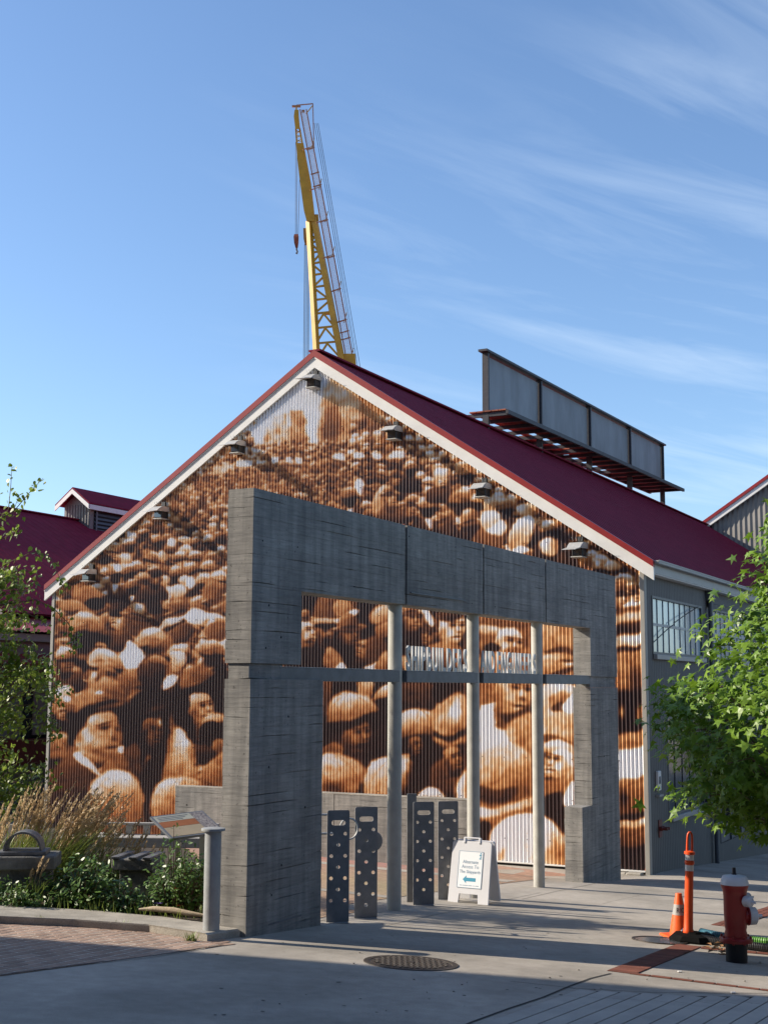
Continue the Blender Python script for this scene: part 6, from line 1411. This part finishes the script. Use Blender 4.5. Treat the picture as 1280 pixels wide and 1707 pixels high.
# ---- ornamental grasses
def grass_clump(px, py, dist, h, n, npl, lean, label, plume_h=1.25):
    o = at(px, py, dist); o.z = ground(o.x, o.y)+.05; t = thing('feather_grass', label, 'grass clump', o, 0, 'tufts of feather grass')
    V, F = [], []
    for k in range(n):
        a = rng.uniform(0, 2*math.pi); b0 = np.array([rng.normal(0, .1), rng.normal(0, .1), 0]); L = h*rng.uniform(.55, 1.05); sp = rng.uniform(.1, .55)
        side = np.array([-math.sin(a), math.cos(a), 0])*rng.uniform(.003, .006); dr = np.array([math.cos(a)*sp+lean*.6, math.sin(a)*sp, 1.]); i0 = len(V)
        for f, wf in ((0, 1), (.4, 1), (.75, .7), (1., .08)):
            c = b0+dr*L*f+np.array([math.cos(a)*sp+lean, math.sin(a)*sp, -.35])*L*.5*f**2.2; V += [c-side*wf, c+side*wf]
        F += [(i0, i0+1, i0+3, i0+2), (i0+2, i0+3, i0+5, i0+4), (i0+4, i0+5, i0+7, i0+6)]
    tag(link('blades', raw_mesh('blades', V, F, mt['blade']), t), kind='stuff')
    V, F = [], []; stems = MB()
    for k in range(npl):
        a = rng.uniform(0, 2*math.pi); sp = rng.uniform(0, .24); L = h*plume_h*rng.uniform(.72, 1.08); b0 = np.array([rng.normal(0, .08), rng.normal(0, .08), 0])
        dr = np.array([math.cos(a)*sp+lean, math.sin(a)*sp, 1.]); dr /= np.linalg.norm(dr); bend = np.array([.16+lean*.2, 0, -.04])
        cpt = lambda f: b0+dr*L*f+bend*L*f**2.4*.55
        stems.path([tuple(cpt(f)) for f in (0, .35, .7, 1.)], [.003, .0028, .0022, .001], 4)
        for q in range(46):
            f = rng.uniform(.62, 1.03); c = cpt(f); w = .015*math.sin(math.pi*min(1, max(.05, (f-.60)/.46)))+.004
            d1 = (cpt(f+.02)-cpt(f)); d1 /= np.linalg.norm(d1); s = np.cross(d1, rng.normal(0, 1, 3)); s /= np.linalg.norm(s)
            i0 = len(V); l_ = rng.uniform(.03, .06); V += [c, c+d1*l_*.5+s*w*.6-s*.006, c+d1*l_+s*w, c+d1*l_*.5+s*w*.6+s*.007]; F.append((i0, i0+1, i0+2, i0+3))
    stems.obj('stems', mt['plume'], t); tag(link('plumes', raw_mesh('plumes', V, F, mt['plume']), t), kind='stuff')
for px, py, D, h, n, npl, ln, lb in ((70, 1440, 17.2, 1.02, 330, 74, .34, 'largest tuft of tan feather grass leaning right over the arched relic'), (25, 1440, 17.4, 1.05, 320, 56, .16, 'tuft of tan feather grass right at the left edge of the photo'), (105, 1430, 18., 1.02, 300, 54, .42, 'tuft of feather grass leaning furthest across the foot of the mural'), (150, 1455, 17.8, .78, 150, 22, .3, 'shorter green grass tuft behind the broad dark shrub'), (195, 1445, 18., .70, 170, 12, .15, 'thin green grass tuft in front of the grey bench'), (245, 1440, 17.6, .55, 150, 5, .1, 'small green grass tuft left of the information panel'), (-20, 1450, 16.9, .9, 160, 20, .1, 'tuft of feather grass cut off by the left edge'), (52, 1475, 15.75, .42, 150, 4, .1, 'short green tuft right in front of the arched relic')):
    grass_clump(px, py, D, h, n, npl, ln, lb)
# ---- low ground cover
V, F = [], []
for k in range(4200):
    x = rng.uniform(-6.2, -1.75); y = 15.15+3.4*rng.rand()**.8
    if not inside((x, y), bed): continue
    L = rng.uniform(.06, .2); a = rng.uniform(0, 6.28); s = np.array([-math.sin(a), math.cos(a), 0])*.006; b0 = np.array([x, y, ground(x, y)+.05]); tpv = b0+np.array([math.cos(a)*.4, math.sin(a)*.4, 1])*L
    i0 = len(V); V += [b0-s, b0+s, (b0+tpv)/2+s*.9, tpv]; F.append((i0, i0+1, i0+2, i0+3))
tag(link('ground_cover', raw_mesh('ground_cover', V, F, mt['blade'])), 'short green grass filling the planting bed', kind='stuff')
mt['petal_p'] = M('purple_petal', (.16, .10, .42), .6, 0, .2, 9); mt['petal_w'] = M('white_petal', (.78, .76, .72), .6, 0, .1, 9); mt['petal_o'] = M('orange_petal', (.62, .14, .05), .6, 0, .2, 9)
def flower(px, py, D, mat, label, h=.12, r=.035):
    o = at(px, py, D); g_ = ground(o.x, o.y)+.05; t = thing('flower', label, 'flower', (o.x, o.y, g_)); H = max(.05, o.z-g_)
    MB().path([(0, 0, 0), (.01, 0, H*.6), (0, 0, H)], .004, 5).obj('stem', mt['blade'], t)
    for k in range(6):
        a = k*math.pi/3; c, s = math.cos(a), math.sin(a); MB().add([(0, 0, H), (r*.6*c-r*.4*s, r*.6*s+r*.4*c, H+.01), (r*c, r*s, H+.02), (r*.6*c+r*.4*s, r*.6*s-r*.4*c, H+.01)], [(0, 1, 2, 3)]).obj('petal', mat, t)
flower(264, 1508, 15.5, mt['petal_p'], 'purple flower above the dead branch', r=.06); flower(297, 1512, 15.5, mt['petal_o'], 'small orange red flower low in the shrub by the post'); flower(294, 1483, 15.45, mt['petal_o'], 'orange flower higher up in the shrub by the post'); flower(370, 1428, 16.2, mt['petal_w'], 'white flower between the post and the concrete pier', r=.05); flower(369, 1462, 16.2, mt['petal_w'], 'lower white flower beside the concrete pier', r=.045)
def weed(px, py, label):
    o = G(px, py); V, F = [], []
    for k in range(40):
        a = rng.uniform(0, 6.28); L = rng.uniform(.03, .12); s = np.array([-math.sin(a), math.cos(a), 0])*.005; b0 = np.array([rng.normal(0, .03), rng.normal(0, .012), 0]); t_ = b0+np.array([math.cos(a)*.6, math.sin(a)*.4, 1])*L; i0 = len(V); V += [b0-s, b0+s, (b0+t_)/2+s*1.5, t_]; F.append((i0, i0+1, i0+2, i0+3))
    w = link('weed', raw_mesh('weed', V, F, mt['blade']), None, (o.x, o.y-.01, ground(o.x, o.y)+.003)); tag(w, label, 'weed')
weed(318, 1570, 'bushy little weed at the right end of the kerb foot'); weed(202, 1551, 'small weed in a crack halfway along the kerb foot'); weed(68, 1543, 'tiny weed at the kerb foot near the left edge')
# ---------------------------------------------------------------- yellow dock crane behind the roof
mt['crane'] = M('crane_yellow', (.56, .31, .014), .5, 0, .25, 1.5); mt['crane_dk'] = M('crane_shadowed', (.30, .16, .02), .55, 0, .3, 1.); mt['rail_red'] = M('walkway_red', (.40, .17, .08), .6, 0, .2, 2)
mt['mesh'] = M('walkway_mesh', (.80, .80, .84), .7, 0, .08, 5); _n, _l = mt['mesh'].node_tree.nodes, mt['mesh'].node_tree.links                 # open grating: most of it is holes
_tr = _n.new('ShaderNodeBsdfTransparent'); _mx = _n.new('ShaderNodeMixShader'); _mx.inputs[0].default_value = .68
_l.new(_n['Principled BSDF'].outputs[0], _mx.inputs[1]); _l.new(_tr.outputs[0], _mx.inputs[2]); _l.new(_mx.outputs[0], _n['Material Output'].inputs[0])
mt['cable'] = M('wire_rope', (.12, .125, .14), .5, .4)
CD = 70.
def K(X, Y, dy=0.): return at(440+X*.287, 150+Y*.287, CD+dy)
cr_o = K(420, 2700); 
cro = thing('dock_crane', 'tall yellow lattice dock crane with hanging hook rising behind the gable', 'crane', (0, 0, 0))
def bar(X0, Y0, X1, Y1, w, mat, name, d0=0., d1=None, par=cro):
    d1 = d0 if d1 is None else d1; return MB().beam(K(X0, Y0, d0), K(X1, Y1, d1), w).obj(name, mat, par)
# jib head: tapering plated box
def tapered(P, name, mat):                       # P: (X, Y, halfwidth zoom px, depth)
    mb = MB(); V = []
    for X, Y, hw, dp in P: V += [K(X-hw, Y, -dp), K(X+hw, Y, -dp), K(X+hw, Y, dp), K(X-hw, Y, dp)]
    n = len(P); mb.add(V, [(i*4+j, i*4+(j+1) % 4, (i+1)*4+(j+1) % 4, (i+1)*4+j) for i in range(n-1) for j in range(4)]+[(3, 2, 1, 0), tuple(range(4*n-4, 4*n))]); return mb.obj(name, mat, cro)
tapered([(190, 112, 12, .3), (188, 150, 15, .35), (196, 225, 14, .4)], 'jib_tip', mt['crane'])
tapered([(207, 305, 22, .45), (225, 430, 28, .5), (242, 540, 32, .55), (262, 700, 30, .55), (272, 760, 24, .5)], 'jib_box', mt['crane'])
for a in (-1, 1): bar(196+a*11, 220, 207+a*16, 310, .09, mt['crane'], 'jib_chord')
for k in range(3): bar(186, 232+k*26, 214, 246+k*26, .05, mt['white'], 'jib_brace'); bar(214, 232+k*26, 188, 250+k*26, .05, mt['white'], 'jib_brace')
bar(163, 92, 213, 92, .1, mt['rail_red'], 'head_rail'); bar(188, 92, 188, 120, .08, mt['crane'], 'head_post'); bar(188, 86, 285, 77, .05, mt['rail_red'], 'head_rail'); bar(284, 77, 290, 335, .05, mt['rail_red'], 'head_rail'); bar(245, 135, 285, 85, .045, mt['crane'], 'head_stay'); tapered([(228, 112, 9, .1), (228, 132, 9, .1)], 'sheave', mt['rail_red'])
# lattice mast: four chords
LC = lambda Y: 262+(Y-760)*(305-262)/(1520-760); RC = lambda Y: 290+(Y-740)*(455-290)/(1580-740)
YB = 2500
for dd in (-.9, .9):
    k0 = .35*dd
    bar(LC(760), 760, LC(YB), YB, .27, mt['crane'], 'mast_chord', k0, dd*1.5); bar(RC(740), 740, RC(YB), YB, .3, mt['crane'], 'mast_chord', k0, dd*1.5)
Y = 830.; k = 0
dep = lambda Y: (.35+(1.5-.35)*(Y-760)/(YB-760))*.9
while Y < YB-160:
    s = 54+max(0, (Y-800)*.06); 
    for sg_ in (-1, 1):
        bar(LC(Y), Y, RC(Y), Y-12, .10, mt['crane'], 'lattice_bar', sg_*dep(Y))
        a, b = ((LC(Y), Y), (RC(Y+s), Y+s)) if (k % 2) else ((RC(Y), Y), (LC(Y+s), Y+s))
        if Y > 1280:
            mx = (LC(Y)+RC(Y))/2; bar(mx, Y, LC(Y+s), Y+s, .10, mt['crane'], 'lattice_bar', sg_*dep(Y), sg_*dep(Y+s)); bar(mx, Y, RC(Y+s), Y+s, .10, mt['crane'], 'lattice_bar', sg_*dep(Y), sg_*dep(Y+s))
        else: bar(*a, *b, .10, mt['crane'], 'lattice_bar', sg_*dep(Y), sg_*dep(Y+s))
    for f in (LC, RC): bar(f(Y), Y, f(Y+s), Y+s, .085, mt['crane'], 'lattice_bar', -dep(Y) if k % 2 else dep(Y), dep(Y+s) if k % 2 else -dep(Y+s))
    Y += s; k += 1
tapered([(372, 1288, 24, .3), (372, 1306, 24, .3)], 'joint_block', mt['crane'])
tapered([(250, 800, 22, .3), (250, 860, 20, .3), (250, 900, 12, .25)], 'sheave_block', mt['crane_dk'])
tapered([(496, 1530, 34, .8), (502, 1605, 34, .8)], 'winch_house', mt['crane'])
tapered([(300, 720, 16, .4), (305, 760, 14, .4)], 'pivot', mt['crane'])
# ladder walkway beside the mast
WL = lambda Y: 210+(Y-110)*(472-210)/(1530-110); WR = lambda Y: 246+(Y-110)*(512-246)/(1530-110)
bar(WL(110), 110, WL(2400), 2400, .065, mt['rail_red'], 'walkway_rail', -.7); bar(WR(110), 110, WR(2400), 2400, .065, mt['rail_red'], 'walkway_rail', -.7)
ys_ = [120, 335, 478, 550, 755, 965, 1155, 1335, 1400, 1440, 1600, 1900, 2200]
for a, b in zip(ys_[:-1], ys_[1:]):
    V = [K(WL(a)+4, a+4, -.68), K(WR(a)-4, a+4, -.68), K(WR(b)-4, b-4, -.68), K(WL(b)+4, b-4, -.68)]; MB().add(V+[v+Vector((0, .03, 0)) for v in V], [(0, 1, 2, 3), (7, 6, 5, 4), (0, 1, 5, 4), (1, 2, 6, 5), (2, 3, 7, 6), (3, 0, 4, 7)]).obj('walkway_panel', mt['mesh'], cro)
    bar(WL(b)-6, b+10, WR(b)+6, b-4, .06, mt['rail_red'], 'walkway_bracket', -.7)
for Y in (300, 535, 725, 930, 1130, 1310, 1520): bar(WR(Y)-6, Y+40, WR(Y)+10, Y-22, .045, mt['plume'], 'rail_hook', -.7); bar(WL(Y)-20, Y+45, WR(Y), Y+25, .05, mt['rail_red'], 'walkway_strut', -.7, -.5)
for a, b in ((0, 0), (12, 10), (22, 24)): MB().tube(K(292+a, 190, -.4), K(540+b, 1640, -.4), .016, n=5).obj('stay_cable', mt['cable'], cro)
# hoist ropes and hook
for x0, x1 in ((184, 183), (193, 190), (207, 198)): MB().tube(K(x0, 300 if x0 < 200 else 520), K(x1, 845), .014, n=5).obj('hoist_rope', mt['cable'], cro)
tapered([(187, 835, 11, .12), (187, 850, 15, .18), (188, 885, 13, .18), (190, 915, 7, .1)], 'hook_block', mt['rust']); MB().path([K(190, 912), K(189, 925), K(194, 938), K(191, 950), K(186, 944)], .05, 6).obj('hook', mt['cable'], cro)
for x0, x1 in ((236, 228), (242, 236), (249, 245), (256, 252), (263, 258)): MB().tube(K(x0, 895), K(x1, 1700), .016, n=5).obj('luffing_rope', mt['cable'], cro)
# cabin and pedestal below, hidden by the roof from here
pb_ = K(420, 2500); gz_ = ground(pb_.x, pb_.y)
MB().box(pb_.x-3.2, pb_.x+2.6, pb_.y-2.4, pb_.y+2.4, pb_.z-3.2, pb_.z+.2, .1).obj('machine_house', mt['crane'], cro)
for sx in (-1, 1):
    for sy in (-1, 1): MB().beam((pb_.x+sx*1.6, pb_.y+sy*1.6, pb_.z-3.), (pb_.x+sx*3.2, pb_.y+sy*3., gz_-.2), .6).obj('pedestal_leg', mt['crane_dk'], cro)

# ---------------------------------------------------------------- tall building off to the left whose shadow crosses the pavement
mt['wh_brick'] = M('warehouse_brick', (.28, .14, .10), .9, 0, .3, 3, .3, 40)
c0 = Vector((-1.38, 13.24)); sd = Vector((-math.cos(SUN_AZ), math.sin(SUN_AZ))); cor = c0+sd*19.
WH = thing('brick_warehouse', 'tall brick warehouse standing out of view to the left', 'building', (cor.x, cor.y, ground(cor.x, cor.y)))
MB().box(-14, 0, -34, 0, -.6, 30.).obj('wall', mt['wh_brick'], WH); MB().box(-14.3, .3, -34.3, .02, 30.001, 30.4).obj('parapet', mt['kerb'], WH)  # built far taller than its shadow needs, to block more sky light
for k in range(7):
    for z in (1.2, 5., 8.8, 12.6, 16.4, 20.2, 24.):
        w = MB().box(-.02, .03, -3.4-k*4.5, -1.2-k*4.5, z, z+2.3).obj('window', mt['frame'], WH); MB().box(.031, .04, -3.3-k*4.5, -1.3-k*4.5, z+.1, z+2.2).obj('pane', mt['pane_dark'], w)

# unseen dark blocks added beside and behind the viewer to cut sky light
mt['char'] = M('blocker_charcoal', (.035, .036, .04), .7, 0, .3, 2)  # near black, so the added blocks bounce little sunlight
def blocker(name, label, x0, x1, y0, y1, h, face):
    z0 = min(ground(x, y) for x in (x0, x1) for y in (y0, y1)); t = thing(name, label, 'building', ((x0+x1)/2, (y0+y1)/2, z0)); a, b = (x1-x0)/2, (y1-y0)/2
    MB().box(-a, a, -b, b, -.5, h).obj('wall', mt['char'], t); MB().box(-a-.15, a+.15, -b-.15, b+.15, h+.001, h+.35).obj('parapet', mt['frame'], t)
    n = int((b if face == 'x' else a)*2/3.)
    for k in range(n):
        for q in range(int((h-1)/3.4)):
            z = .9+q*3.4; s0 = (-b if face == 'x' else -a)+.5+k*3.
            if face == 'x': w = MB().box(-a-.04, -a+.02, s0, s0+2., z, z+2.1).obj('window', mt['frame'], t); MB().box(-a-.05, -a-.041, s0+.1, s0+1.9, z+.1, z+2.).obj('pane', mt['pane_dark'], w)
            else: w = MB().box(s0, s0+2., b-.02, b+.04, z, z+2.1).obj('window', mt['frame'], t); MB().box(s0+.1, s0+1.9, b+.041, b+.05, z+.1, z+2.).obj('pane', mt['pane_dark'], w)
blocker('sky_blocker', 'unseen dark block added on the right to cut the sky light', 13.5, 30, -20, 24, 8., 'x')
blocker('sky_blocker', 'unseen dark block added behind the viewer to cut the sky light', -17, 11, -30, -13, 27., 'y')
